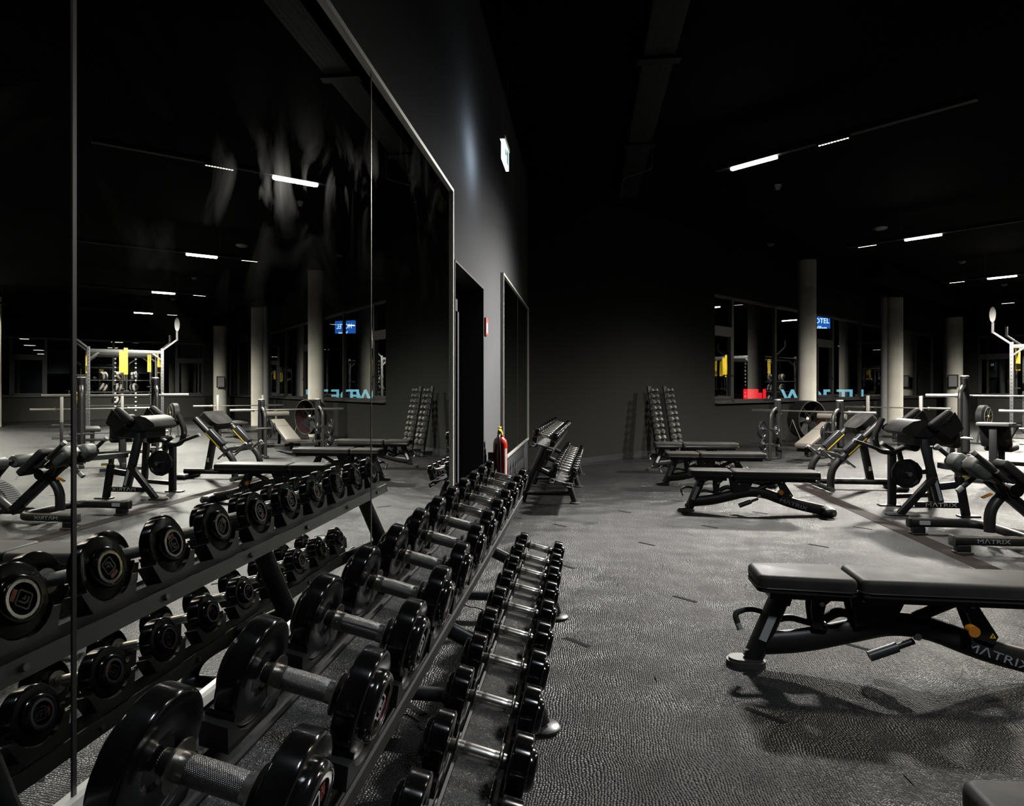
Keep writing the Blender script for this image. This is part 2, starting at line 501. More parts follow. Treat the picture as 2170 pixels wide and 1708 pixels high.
# flat dark brown strip across the floor, parallel to the mirror wall
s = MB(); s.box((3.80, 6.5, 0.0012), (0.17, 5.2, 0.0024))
struct(s.build('floor_strip_1', 'strip_brown'), 'flat dark brown strip running across the floor', 'floor strip')

# ---- walls
def walltag(o, label): return struct(o, label, 'wall')
DY0, DY1, DH = 4.36, 5.62, 2.20     # door opening
m = MB()
m.box((-0.15, (-5 + DY0) / 2, CEIL / 2), (0.26, DY0 + 5, CEIL))
m.box((-0.15, (DY1 + 10.30) / 2, CEIL / 2), (0.26, 10.30 - DY1, CEIL))
m.box((-0.15, (DY0 + DY1) / 2, (DH + CEIL) / 2), (0.26, DY1 - DY0, CEIL - DH))
walltag(m.build('wall_left', 'wall_paint'), 'dark grey painted wall that carries the mirrors')
# window wall in its own frame: x along W, y outwards
MW = Matrix.Translation(WALL0) @ rotg
WS, WE = 5.73, 24.5
SILL, WTOP = 1.0, 3.45
def wput(mb, name, mt, parent=None): 
    o = mb.build(name, mt, parent)
    if parent is None: o.matrix_world = MW
    return o
m = MB()
m.box((WS / 2 - 0.1, 0.15, CEIL / 2), (WS + 0.2, 0.3, CEIL))
m.box(((WS + WE) / 2, 0.15, SILL / 2), (WE - WS, 0.3, SILL))
m.box(((WS + WE) / 2, 0.15, (WTOP + CEIL) / 2), (WE - WS, 0.3, CEIL - WTOP))
walltag(wput(m, 'wall_back', 'wall_black'), 'black wall behind the benches with the long window strip')
m = MB(); m.box((2.9, -0.008, 0.05), (5.6, 0.012, 0.1))
struct(wput(m, 'baseboard_back', 'frame_dark'), 'dark skirting along the back wall', 'baseboard')

def window(idx, x0, x1, casement, Mx, label, first=False):
    root = bpy.data.objects.new('window_%d' % idx, None); COL.objects.link(root); root.matrix_world = Mx
    struct(root, label, 'window')
    w = x1 - x0; fr = 0.045; yo = 0.12
    f = MB()
    for xx in (x0 + fr / 2, x1 - fr / 2): f.box((xx, yo, (SILL + WTOP) / 2), (fr, 0.07, WTOP - SILL))
    for zz in (SILL + 0.035, WTOP - 0.03): f.box(((x0 + x1) / 2, yo, zz), (w, 0.07, 0.07))
    f.build('window_frame', 'frame_dark', root)
    pz0, pz1 = SILL + 0.07, WTOP - 0.06
    if casement:
        zt = 2.66
        f = MB(); f.box(((x0 + x1) / 2, yo - 0.005, zt), (w, 0.08, 0.15)); f.build('transom', 'frame_dark', root)
        g = MB(); g.box(((x0 + x1) / 2, yo + 0.01, (zt + 0.075 + pz1) / 2), (w - 2 * fr, 0.006, pz1 - zt - 0.075)); g.build('pane', 'window_glass', root)
        c = MB(); k = 0.07; a, b = x0 + fr, x1 - fr; z0, z1 = pz0, zt - 0.075
        for xx in (a + k / 2, b - k / 2): c.box((xx, yo - 0.02, (z0 + z1) / 2), (k, 0.06, z1 - z0))
        for zz in (z0 + k / 2, z1 - k / 2): c.box(((a + b) / 2, yo - 0.02, zz), (b - a, 0.06, k))
        cs = c.build('casement', 'frame_dark', root)
        h = MB(); h.box((b - k / 2, yo - 0.07, 1.62), (0.02, 0.03, 0.05)); h.box((b - k / 2 - 0.05, yo - 0.09, 1.63), (0.12, 0.015, 0.02)); h.build('window_handle', 'plastic_black', cs)
        g = MB(); g.box(((a + b) / 2, yo, (z0 + z1) / 2), (b - a - 2 * k, 0.006, z1 - z0 - 2 * k)); g.build('pane', 'window_glass', cs)
    else:
        g = MB(); g.box(((x0 + x1) / 2, yo + 0.01, (pz0 + pz1) / 2), (w - 2 * fr, 0.006, pz1 - pz0)); g.build('pane', 'window_glass', root)
    s_ = MB(); s_.box(((x0 + x1) / 2, 0.02, SILL - 0.012), (w, 0.16, 0.025)); s_.build('window_sill', 'frame_dark', root)
    return root
cuts = [(5.73, 6.68, 1), (6.68, 8.86, 0), (8.86, 11.35, 0), (11.35, 12.55, 1), (12.55, 14.75, 0), (14.75, 17.0, 0), (17.0, 18.2, 1), (18.2, 20.4, 0), (20.4, 22.6, 0), (22.6, 24.45, 0)]
for i, (a, b, c) in enumerate(cuts):
    window(i + 1, a, b, c, MW, '%s dark framed window pane from the blank corner of the window wall' % ORD[i])
# end wall, at right angles to the window wall
corner = WALL0 + W * WE
ME = Matrix.Translation(corner) @ Matrix.Rotation(math.atan2(N.y, N.x), 4, 'Z')
LE = 12.2
m = MB()
m.box((LE / 2, 0.15, SILL / 2), (LE, 0.3, SILL)); m.box((LE / 2, 0.15, (WTOP + CEIL) / 2), (LE, 0.3, CEIL - WTOP))
m.box((0.5, 0.15, CEIL / 2), (1.0, 0.3, CEIL)); m.box((LE - 0.2, 0.15, CEIL / 2), (0.6, 0.3, CEIL))
o = m.build('wall_end', 'wall_black'); o.matrix_world = ME; walltag(o, 'black end wall with windows beyond the power rig')
for i, (a, b, c) in enumerate([(1.0, 2.15, 1), (2.15, 4.6, 0), (4.6, 7.0, 0), (7.0, 8.15, 1), (8.15, 10.2, 0), (10.2, 11.9, 0)]):
    window(11 + i, a, b, c, ME, '%s dark framed window pane of the end wall beyond the rig' % ORD[i])
m = MB(); m.box((12.5, -5.1, CEIL / 2), (26, 0.2, CEIL)); walltag(m.build('wall_rear', 'wall_black'), 'black wall behind the viewer')
m = MB(); m.box((25.4, 8.0, CEIL / 2), (0.2, 26.2, CEIL)); walltag(m.build('wall_right', 'wall_black'), 'black side wall opposite the mirrors')
# ---- ceiling
m = MB(); m.prism(poly, 0.1, z0=CEIL)
struct(m.build('ceiling', 'ceiling_black'), 'black ceiling', 'ceiling')

# ---- concrete pillars and pipe
def pillar(x, y, r, h, label, mt='concrete', nm='concrete_pillar'):
    t = thing(nm, label, 'pillar' if mt == 'concrete' else 'pipe', (x, y, 0), group='round concrete pillars' if mt == 'concrete' else None)
    q = MB(); q.tube([(0, 0, 0.0), (0, 0, h)], r, 40); q.build('shaft', mt, t)
    q = MB(); q.tube([(0, 0, h), (0, 0, CEIL - 0.02)], r * 1.0, 40); q.build('dark_collar', 'ceiling_black', t)
    return t
pillar(6.47, 16.9, 0.215, 4.55, 'concrete pillar nearest the lone corner window, barbell passing before it')
pillar(10.75, 21.75, 0.24, 4.42, 'concrete pillar with a slim grey downpipe beside it')
pillar(15.25, 26.84, 0.29, 4.10, 'concrete pillar with a small framed notice by the end wall')
pillar(19.5, 19.9, 0.29, 4.5, 'concrete pillar standing apart near the end wall, met only in the mirror')
pillar(10.34, 21.55, 0.095, 4.4, 'slim grey downpipe beside a concrete pillar', 'pipe_grey', 'drain_pipe')
t = thing('framed_notice', 'small framed dark notice on the far concrete pillar', 'notice', (15.06, 26.55, 1.62), (0, 0, R(-32)))
q = MB(); q.box((0, -0.03, 0), (0.34, 0.03, 0.5)); q.build('notice_frame', 'plastic_black', t)
q = MB(); q.box((0, -0.047, 0), (0.26, 0.004, 0.42)); q.build('notice_sheet', 'logo_grey', t)

# ---- door in the mirror wall
d = bpy.data.objects.new('door_1', None); COL.objects.link(d); struct(d, 'dark grey door set back in the wall between the mirrors', 'door')
m = MB()
m.box((-0.13, DY1 - 0.006, DH / 2), (0.27, 0.012, DH)); m.box((-0.13, DY0 + 0.006, DH / 2), (0.27, 0.012, DH)); m.box((-0.13, (DY0 + DY1) / 2, DH - 0.006), (0.27, DY1 - DY0, 0.012))
m.build('door_reveal', 'reveal_black', d)
m = MB(); fy0, fy1, fz = DY0 + 0.02, DY1 - 0.30, 2.05
m.box((-0.21, fy1 - 0.03, fz / 2), (0.10, 0.06, fz)); m.box((-0.21, fy0 + 0.03, fz / 2), (0.10, 0.06, fz)); m.box((-0.21, (fy0 + fy1) / 2, fz - 0.05), (0.10, fy1 - fy0, 0.10))
m.build('door_frame', 'door_frame', d)
m = MB(); m.box((-0.235, DY1 - 0.15, DH / 2), (0.04, 0.30, DH)); m.box((-0.235, (fy0 + fy1) / 2, (fz + DH) / 2), (0.04, fy1 - fy0, DH - fz)); m.build('side_panel', 'reveal_black', d)
m = MB(); m.box((-0.225, (fy0 + fy1) / 2, fz / 2 - 0.05), (0.05, fy1 - fy0 - 0.12, fz - 0.10))
lf = m.build('door_leaf', 'door_dark', d)
m = MB(); m.tube([(-0.20, fy0 + 0.14, 1.05), (-0.13, fy0 + 0.14, 1.05), (-0.13, fy0 + 0.26, 1.05)], 0.011, 10); m.build('door_handle', 'chrome', lf)

# ================================================================== MIRRORS
def wall_mirror(label, cuts, z0, z1):
    t = thing('wall_mirror', label, 'mirror', (0, cuts[0], z0))
    y0 = cuts[0]
    for a, b in zip(cuts[:-1], cuts[1:]):
        q = MB(); q.box((-0.004, (a + b) / 2 - y0, (z1 - z0) / 2), (0.008, b - a - 0.006, z1 - z0)); q.build('mirror_panel', 'mirror_glass', t)
    q = MB(); q.box((-0.012, (cuts[-1] - y0) / 2, (z1 - z0) / 2), (0.006, cuts[-1] - y0, z1 - z0)); q.build('backing', 'reveal_black', t)
    L = cuts[-1] - y0; k = 0.022
    for nm, c, s_ in (('frame_bar', (0.0, L / 2, z1 - z0 + k / 2), (0.03, L + 2 * k, k)), ('frame_bar', (0.0, L / 2, -k / 2), (0.03, L + 2 * k, k)),
                      ('frame_bar', (0.0, L + k / 2, (z1 - z0) / 2), (0.03, k, z1 - z0)), ('frame_bar', (0.0, -k / 2, (z1 - z0) / 2), (0.03, k, z1 - z0))):
        q = MB(); q.box(c, s_); q.build(nm, 'aluminium', t)
    for a in cuts[1:-1]:
        q = MB(); q.box((0.0, a - y0, (z1 - z0) / 2), (0.004, 0.005 if a > 2 else 0.009, z1 - z0)); q.build('seam', 'steel' if a > 2 else 'plastic_black', t)
    return t
wall_mirror('huge wall mirror in thin aluminium frame behind the near dumbbell rack', [-2.16, -0.56, 1.037, 2.62, 4.25], 0.58, 2.635)
wall_mirror('smaller framed wall mirror between the door and the dark corner', [6.97, 8.53, 10.09], 0.53, 2.56)

# ================================================================== CEILING FITTINGS
for i, (c, wtt, colr) in enumerate(LAMPS):
    lab = ['black ceiling light trunking whose lamp is largest in view', 'black light trunking with its lamp above the rigs, second from the mirror wall',
           'black light trunking with lamp cut by the picture edge', 'farthest black light trunking, its small lamp seen in the mirror',
           'black light trunking overhead beside the near dumbbell rack', 'black light trunking over the open floor beside the hyperextension bench',
           'black light trunking over the side area by the press benches', 'black light trunking over the side of the power rig', 'black light trunking over the far side pillar'][i]
    t = thing('light_trunking', lab, 'ceiling light', (c[0], c[1], LAMP_Z), (0, 0, math.atan2(N.y, N.x)), group='suspended light trunkings')
    a, b = (-0.5, 2.3) if i < 4 else (-0.6, 1.2)
    q = MB(); q.box(((a + b) / 2, 0, 0.055), (b - a, 0.075, 0.07)); q.build('rail', 'trunking', t)
    q = MB(); q.rbox((0, 0, 0.0), (0.60, 0.06, 0.036), 0.012, 2); q.build('lamp_diffuser', 'lamp_glow', t)
    s0 = 0.95 if i in (0,) else -0.95
    if i < 4:
        if s0 < 0:
            q = MB(); q.box((-0.9, 0, 0.055), (0.85, 0.07, 0.07)); q.build('rail_end', 'trunking', t)
        q = MB(); q.box((s0, 0, 0.01), (0.36, 0.05, 0.03)); e = q.build('spot_module', 'trunking', t)
        for k in range(10):
            q = MB(); q.box((s0 - 0.15 + k * 0.0333, 0, -0.006), (0.02, 0.016, 0.006)); q.build('led', 'led_glow', e)
    for xx in (a + 0.15, b - 0.15):
        q = MB(); q.tube([(xx, 0, 0.09), (xx, 0, CEIL - LAMP_Z - 0.01)], 0.0025, 6); q.build('suspension_wire', 'steel', t)
# perforated cable tray
t = thing('cable_tray', 'perforated black cable tray running overhead parallel to the mirror wall', 'cable tray', (1.62, 1.0, 4.55))
q = MB(); q.box((0, 5.0, 0), (0.30, 10.0, 0.006)); q.box((-0.15, 5.0, 0.03), (0.006, 10.0, 0.06)); q.box((0.15, 5.0, 0.03), (0.006, 10.0, 0.06)); q.build('tray_bottom', 'tray_dark', t)
q = MB()
for k in range(70):
    for xx in (-0.11, -0.06, 0.06, 0.11): q.box((xx, 2.2 + k * 0.09, -0.0035), (0.012, 0.05, 0.002))
o = q.build('perforation', 'hole_black', t); o['kind'] = 'stuff'
for yy in (3.2, 5.4, 7.6):
    q = MB(); q.box((0, yy, -0.02), (0.42, 0.12, 0.03)); q.build('bracket', 'trunking', t)
t = thing('ceiling_speaker', 'small grey box fixed beside the overhead cable tray', 'sensor', (1.40, 4.72, 4.50)); 
q = MB(); q.rbox((0, 0, 0), (0.07, 0.16, 0.07), 0.01); q.build('housing', 'rig_steel', t)
q = MB(); q.box((0, 0, 0.115), (0.02, 0.02, 0.17)); q.build('stem', 'trunking', t)
# smoke detectors
for i, ((x, y), lab, r_, hh) in enumerate([((3.85, 10.25), 'white cylindrical smoke detector hanging below the largest lamp', 0.05, 0.075), ((6.86, 13.75), 'flat white ceiling disc beside the second trunking lamp', 0.13, 0.04),
                           ((10.5, 17.6), 'small white smoke detector between second and third trunking lamps', 0.08, 0.05), ((5.05, 15.0), 'small white smoke detector in front of the nearest concrete pillar', 0.08, 0.05),
                           ((13.9, 21.6), 'small white smoke detector above the power rig', 0.09, 0.05)]):
    zz = 4.58 if i != 0 else 4.45
    t = thing('smoke_detector', lab, 'detector', (x, y, zz), group='smoke detectors on the ceiling')
    q = MB(); q.lathe([(0.001, -hh), (r_ * 0.7, -hh), (r_ * 0.75, -hh * 0.55), (r_, -hh * 0.5), (r_, 0), (0.001, 0)], 24, Matrix.Rotation(-PI / 2, 4, 'Y')); q.build('detector_body', 'detector_white', t)
    q = MB(); q.tube([(0, 0, 0), (0, 0, CEIL - zz - 0.005)], 0.006 if i else 0.01, 8); q.build('stem', 'trunking', t)
# ceiling duct bits by the pillars
def duct(pts, w, h, label):
    q = MB()
    for a, b in zip(pts[:-1], pts[1:]): q.bar(a, b, w, h)
    tag(q.build('air_duct', 'ceiling_black'), label, 'duct', 'ceiling ducts')
duct([(8.3, 17.5, 4.35), (14.2, 24.3, 4.35)], 0.5, 0.3, 'black air duct along the ceiling before the concrete pillars')

q = MB(); q.tube([(1.36, 8.35, 3.80), (1.38, 8.35, 4.02), (1.75, 8.35, 4.13), (1.75, 8.35, CEIL - 0.002)], 0.009, 8, fillet=0.05)
tag(q.build('conduit', 'frame_dark'), 'thin bent grey conduit hanging from the dark ceiling beside the cable tray', 'conduit')
# exit sign
t = thing('exit_sign', 'glowing white and green exit sign hung from the ceiling by the door', 'exit sign', (0.26, 5.10, 3.17))
q = MB(); q.box((0, 0, 0.01), (0.02, 0.30, 0.155)); q.build('sign_body', 'exit_glow', t)
q = MB(); q.box((0.0115, 0, 0.01), (0.003, 0.30, 0.155)); q.box((0.0, -0.151, 0.01), (0.023, 0.002, 0.155)); q.build('sign_face', 'exit_face', t)
q = MB(); q.box((0, 0, 0.10), (0.04, 0.31, 0.03)); q.build('sign_housing', 'aluminium', t)
for yy in (-0.13, 0.13):
    q = MB(); q.tube([(0, yy, 0.118), (0, yy, CEIL - 3.17 - 0.005)], 0.002, 6); q.build('suspension_wire', 'steel', t)
sp = MB()
Ms = Matrix(((0, 0, 1, 0.0132), (0.82, 0, 0, 0), (0, 0.82, 0, 0.01), (0, 0, 0, 1)))
sp.prism([(0.02, -0.07), (0.12, -0.07), (0.12, 0.07), (0.02, 0.07)], 0.001, Ms)
sp.prism([(-0.13, 0.0), (-0.07, 0.045), (-0.07, 0.015), (-0.01, 0.015), (-0.01, -0.015), (-0.07, -0.015), (-0.07, -0.045)], 0.001, Ms)
sp.build('pictogram', 'exit_green', t)
# fire extinguisher sign
t = thing('extinguisher_sign', 'small red fire extinguisher sign on the wall above the extinguisher', 'sign', (0.0, 5.86, 1.88))
q = MB(); q.box((-0.010, 0, 0), (0.014, 0.115, 0.16)); q.build('sign_plate', 'sign_red', t)
q = MB(); Ms2 = Matrix(((0, 0, 1, -0.0025), (1, 0, 0, 0), (0, 1, 0, 0), (0, 0, 0, 1)))
q.prism([(-0.03, -0.06), (0.0, -0.06), (0.0, 0.02), (-0.008, 0.035), (-0.022, 0.035), (-0.03, 0.02)], 0.001, Ms2)
q.prism([(0.012, -0.055), (0.045, -0.055), (0.04, 0.0), (0.047, 0.03), (0.03, 0.05), (0.015, 0.02)], 0.001, Ms2)
q.build('pictogram', 'logo_white', t)
# fire extinguisher
t = thing('fire_extinguisher', 'red fire extinguisher with a black hose hung on the wall by the door', 'extinguisher', (0.11, 5.93, 0.42))
MZ = Matrix.Rotation(-PI / 2, 4, 'Y')
q = MB(); q.lathe([(0.001, 0), (0.066, 0), (0.068, 0.01), (0.068, 0.37), (0.058, 0.41), (0.03, 0.435), (0.03, 0.45)], 32, MZ); q.build('cylinder_body', 'ext_red', t)
q = MB(); q.lathe([(0.0685, 0.0), (0.0685, 0.03)], 32, MZ); q.build('base_ring', 'plastic_black', t)
q = MB(); q.lathe([(0.022, 0.44), (0.026, 0.45), (0.026, 0.48), (0.018, 0.495)], 16, MZ); v_ = q.build('valve', 'yellow', t)
q = MB(); q.box((0.0, -0.03, 0.50), (0.02, 0.13, 0.012)); q.box((0.0, -0.03, 0.525), (0.02, 0.11, 0.01)); q.build('lever', 'yellow', v_)
q = MB(); q.tube([(0.0, -0.02, 0.46), (0.0, -0.09, 0.44), (0.01, -0.11, 0.30), (0.01, -0.095, 0.10)], 0.011, 10, fillet=0.05); q.build('hose', 'plastic_black', t)
q = MB(); q.box((-0.085, 0, 0.24), (0.05, 0.06, 0.10)); q.build('wall_bracket', 'plastic_black', t)
for a0, z0_, z1_, mt_ in ((-30, 0.08, 0.33, 'label_white'), (30, 0.2, 0.24, 'label_white'), (30, 0.14, 0.17, 'plate_blue')):
    vs, fs = [], []
    for k in range(7):
        a = R(a0 - 14 + k * 4.6)
        vs += [(0.0688 * math.cos(a), 0.0688 * math.sin(a), z0_), (0.0688 * math.cos(a), 0.0688 * math.sin(a), z1_)]
    fs = [(2 * k, 2 * k + 2, 2 * k + 3, 2 * k + 1) for k in range(6)]
    l_ = MB(); l_.add(vs, fs); l_.build('print_label', mt_, t)

# ================================================================== DUMBBELLS
def uv_handle(me):
    uvl = me.uv_layers.new(name='UVMap')
    for p in me.polygons:
        for li in p.loop_indices:
            c = me.vertices[me.loops[li].vertex_index].co
            uvl.data[li].uv = (c.x, math.atan2(c.y, c.z) * 0.018)
HL = 0.152    # free grip length
def handle_mesh():
    q = MB(); h = HL / 2
    q.lathe([(0.0150, -h), (0.0150, -h + 0.030), (0.0175, -h + 0.034), (0.0182, -0.02), (0.0182, 0.02), (0.0175, h - 0.034), (0.0150, h - 0.030), (0.0150, h)], 28)
    me = q.mesh('handle', 'knurl', 50); uv_handle(me); return me
hand_me = handle_mesh()
hand_me2 = hand_me.copy(); hand_me2.materials[0] = MAT['bar_steel']
q = MB(); q.lathe([(0.015, -0.016), (0.0185, -0.016), (0.0185, -0.003), (0.033, -0.002), (0.033, 0.001), (0.018, 0.006), (0.0152, 0.02)], 28)
coll_me = q.mesh('collar', 'steel', 30)
HEADS = {}
def head_set(r, t):
    key = (round(r, 3), t)
    if key in HEADS: return HEADS[key]
    q = MB()
    bv = 0.006
    arc = lambda cx_, cr_, a0, a1: [(cr_ + bv * math.sin(R(a)), cx_ - bv * math.cos(R(a))) for a in [a0 + (a1 - a0) * k / 5 for k in range(6)]]
    prof = [(0.016, 0.005), (0.030, 0.005), (0.036, 0.0015), (0.040, 0.0)] + arc(bv, r - bv, 0, 90) + arc(t - bv, r - bv, 90, 180) + [(0.60 * r, t), (0.001, t)]
    q.lathe(prof, 56)
    head = q.mesh('head', 'urethane', 24)
    q = MB(); rc = 0.66 * r
    q.lathe([(rc, t - 0.001), (rc, t + 0.007), (rc - 0.002, t + 0.012), (rc - 0.005, t + 0.016), (rc - 0.009, t + 0.0185), (rc - 0.0125, t + 0.0175), (rc - 0.0145, t + 0.0141)], 40, cap=False)
    cap = q.mesh('end_cap', 'urethane_cap', 60)
    rw = 0.007 if r > 0.073 else 0.003
    q = MB(); q.lathe([(rc - 0.0135, t + 0.0145), (rc - 0.0135, t + 0.0172), (rc - 0.0135 - rw, t + 0.0172), (rc - 0.0135 - rw, t + 0.0141)], 40, cap=False)
    ring = q.mesh('ring', 'cap_ring', 30)
    q = MB(); q.lathe([(rc - 0.0145, t + 0.0142), (0.001, t + 0.0142)], 40)
    disc = q.mesh('emblem_disc', 'emblem_plate', 30)
    # emblem: rounded square outline with an angular flag inside
    s = 0.0155 * r / 0.08
    e = MB()
    MX = Matrix(((0, 0, 1, t + 0.0143), (1, 0, 0, 0), (0, 1, 0, 0), (0, 0, 0, 1)))
    def rs(h, rad, n=5):
        pts = []
        for cx_, cy_, a0 in ((h - rad, h - rad, 0), (-h + rad, h - rad, 90), (-h + rad, -h + rad, 180), (h - rad, -h + rad, 270)):
            for k in range(n):
                a = R(a0 + 90 * k / (n - 1)); pts.append((cx_ + rad * math.cos(a), cy_ + rad * math.sin(a)))
        return pts
    o_, i_ = rs(1.15 * s, 0.35 * s), rs(0.95 * s, 0.22 * s)
    n = len(o_)
    vs = [(x, y, 0.0) for x, y in o_] + [(x, y, 0.0) for x, y in i_] + [(x, y, 0.0007) for x, y in o_] + [(x, y, 0.0007) for x, y in i_]
    fs = []
    for k in range(n):
        j = (k + 1) % n
        fs += [(2 * n + k, 2 * n + j, 3 * n + j, 3 * n + k), (k, j, 2 * n + j, 2 * n + k), (n + j, n + k, 3 * n + k, 3 * n + j)]
    e.add([(x, y + 0.25 * s, z) for x, y, z in vs], fs, MX)
    F1 = [(-0.55, -0.75), (-0.3, -0.75), (-0.3, 0.2), (0.0, 0.5), (0.6, 0.5), (0.6, 0.72), (-0.12, 0.72), (-0.55, 0.3)]
    F2 = [(-0.05, -0.35), (0.2, -0.35), (0.2, -0.05), (0.6, -0.05), (0.6, 0.2), (-0.05, 0.2)]
    for Fp in (F1, F2): e.prism([(x * s, y * s + 0.25 * s) for x, y in Fp], 0.0007, MX)
    emb = e.mesh('emblem', 'emblem_grey', 30)
    # red weight field below
    lb = MB(); hw, hh, yc = 0.82 * s, 0.34 * s, -1.42 * s
    lb.prism([(-hw, yc - hh), (hw, yc - hh), (hw, yc + hh), (-hw, yc + hh)], 0.0004, MX)
    red = lb.mesh('weight_field', 'label_red', 30)
    HEADS[key] = (head, cap, ring, disc, emb, red, t, s, yc)
    return HEADS[key]
def dumbbell(loc, r, kg, tilt, label, group, yaw=0.0, detail=True, roll=None, th=0.046):
    t = thing('dumbbell', label, 'dumbbell', loc, (random.uniform(0, 6.28) if roll is None else roll, tilt, yaw), group)
    put('handle', hand_me if detail and kg > 30 else hand_me2, t)
    head, cap, ring, disc, emb, red, tt, s, yc = head_set(r, th)
    h = HL / 2
    for sg in (1, -1):
        rot = (0, 0, 0 if sg > 0 else PI)
        put('collar', coll_me, t, (sg * (h - 0.022), 0, 0), rot)
        hd = put('head', head, t, (sg * h, 0, 0), rot)
        put('end_cap', cap, hd); put('ring', ring, hd)
        if detail:
            put('emblem_disc', disc, hd); put('emblem', emb, hd); put('weight_field', red, hd)
            o = put('weight_lettering', text_mesh('%dKG' % kg, 0.011, 'label_dark', 0.0003, 0.95), hd, (tt + 0.0149, 0, yc), (PI / 2, 0, PI / 2))
            k_ = s / 0.0155; o.scale = (k_, k_, 1)
        else:
            put('emblem_disc', disc, hd)
    return t

# ================================================================== DUMBBELL RACKS
UPX, UPZ, LOX, LOZ = 0.445, 0.815, 0.645, 0.432
TILT = R(13.5)
PITCH = 0.2575
sd = MB()   # one saddle: block with a hollow for the head
pts = [(-0.075, 0.0), (0.075, 0.0), (0.098, 0.055), (0.08, 0.055)]
for k in range(9):
    a = PI + PI * 0.12 + (PI * 0.76) * (8 - k) / 8
    pts.append((0.087 * math.cos(a), 0.098 + 0.087 * math.sin(a)))
pts += [(-0.08, 0.055), (-0.098, 0.055)]
sd.prism(pts, 0.05, Matrix(((0, 0, 1, -0.025), (1, 0, 0, 0), (0, 1, 0, 0), (0, 0, 0, 1))))
saddle_me = sd.mesh('saddle', 'plastic_black', 30)
def rack(y0, dx, label, yaw=0.0):
    t = thing('dumbbell_rack', label, 'rack', (dx, y0, 0), (0, 0, yaw), group='two-tier dumbbell racks')
    L = 12 * PITCH + 0.10
    for (x, z, nm) in ((UPX, UPZ, 'upper_tray'), (LOX, LOZ, 'lower_tray')):
        Mt = Matrix.Translation((x, 0, z)) @ Matrix.Rotation(TILT, 4, 'Y')
        q = MB(); drop = -0.112
        q.box((0, L / 2, drop), (0.105, L, 0.012), Mt)
        tr = q.build(nm, 'tray_grit', t)
        q = MB()
        for xx in (-0.058, 0.058): q.box((xx, L / 2, drop - 0.01), (0.008, L, 0.04), Mt)
        for xx in (-0.088, 0.088): q.box((xx, L / 2, drop - 0.03), (0.06, L, 0.008), Mt)
        for xx in (-0.12, 0.12): q.box((xx, L / 2, drop - 0.03), (0.006, L, 0.045), Mt)
        q.build('side_rail', 'reveal_black', tr)
        for k in range(12):
            yy = 0.05 + PITCH * (k + 0.5)
            for sx in (-1, 1):
                o = put('saddle', saddle_me, tr); o.matrix_local = Mt @ Matrix.Translation((sx * 0.097, yy, -0.1))
            q = None
        for k in range(7):
            q = MB()
            yy = 0.2 + k * (L - 0.4) / 6
            q.tube([Mt @ Vector((-0.134, yy, drop - 0.03)), Mt @ Vector((-0.122, yy, drop - 0.03))], 0.009, 8)
            q.build('bolt', 'chrome', tr)
    for k, yy in enumerate((0.62, L / 2 + 0.28, L - 0.12)):
        q = MB()
        q.tube([(0.135, yy, 0.03), (0.24, yy, 0.30), (0.40, yy, UPZ - 0.16)], 0.042, 14, oval=0.6, fillet=0.1, up=(0, 1, 0))
        q.tube([(0.30, yy, 0.40), (LOX - 0.06, yy, LOZ - 0.165), (0.68, yy, 0.20), (0.735, yy, 0.02)], 0.032, 14, oval=0.65, fillet=0.08, up=(0, 1, 0))
        q.build('leg', 'rack_steel', t)
        q = MB(); q.tube([(0.15, yy, 0.11), (0.70, yy, 0.11)], 0.026, 12); q.build('cross_tube', 'rack_steel', t)
        for xx in (0.125, 0.745):
            q = MB(); q.lathe([(0.001, 0.002), (0.06, 0.002), (0.06, 0.012), (0.052, 0.018), (0.001, 0.018)], 28, Matrix.Translation((xx, yy, 0)) @ MZ); q.build('foot_plate', 'rack_steel', t)
    return t, L
def fill(y0, dx, tiers, where, grp, detail, yaw=0.0):
    Rz = Matrix.Translation((dx, y0, 0)) @ Matrix.Rotation(yaw, 4, 'Z')
    for (x, z, tier, r0, r1, k0, dk) in tiers:
        for k in range(12):
            p = Rz @ Vector((x, 0.05 + PITCH * (k + 0.5), z))
            kg = k0 - dk * k
            r = r0 + (r1 - r0) * k / 11
            # rest on the saddles: small heads sit lower
            p.z -= (0.086 - r) * 0.95
            dumbbell(p, r, kg, TILT, '%s black dumbbell from the near end, %s tier, %s' % (ORD[k], tier, where), grp, yaw, detail, None, 0.038 if r0 > 0.083 else 0.046)
RA = 0.75 - 0.05 - PITCH / 2
rack(RA, 0.0, 'long two-tier black dumbbell rack in front of the huge mirror')
fill(RA, 0.0, [(UPX, UPZ, 'upper', 0.086, 0.074, 44, 2), (LOX, LOZ, 'lower', 0.080, 0.062, 20, 1)], 'rack before the huge mirror', 'black dumbbells on the near rack', True)
RB = 6.72
rack(RB, 0.03, 'two-tier black dumbbell rack beyond the door, before the smaller mirror', R(-1.2))
fill(RB, 0.03, [(UPX, UPZ, 'upper', 0.070, 0.062, 24, 1), (LOX, LOZ, 'lower', 0.078, 0.066, 36, 1)], 'rack by the smaller mirror', 'black dumbbells on the far rack', False, R(-1.2))

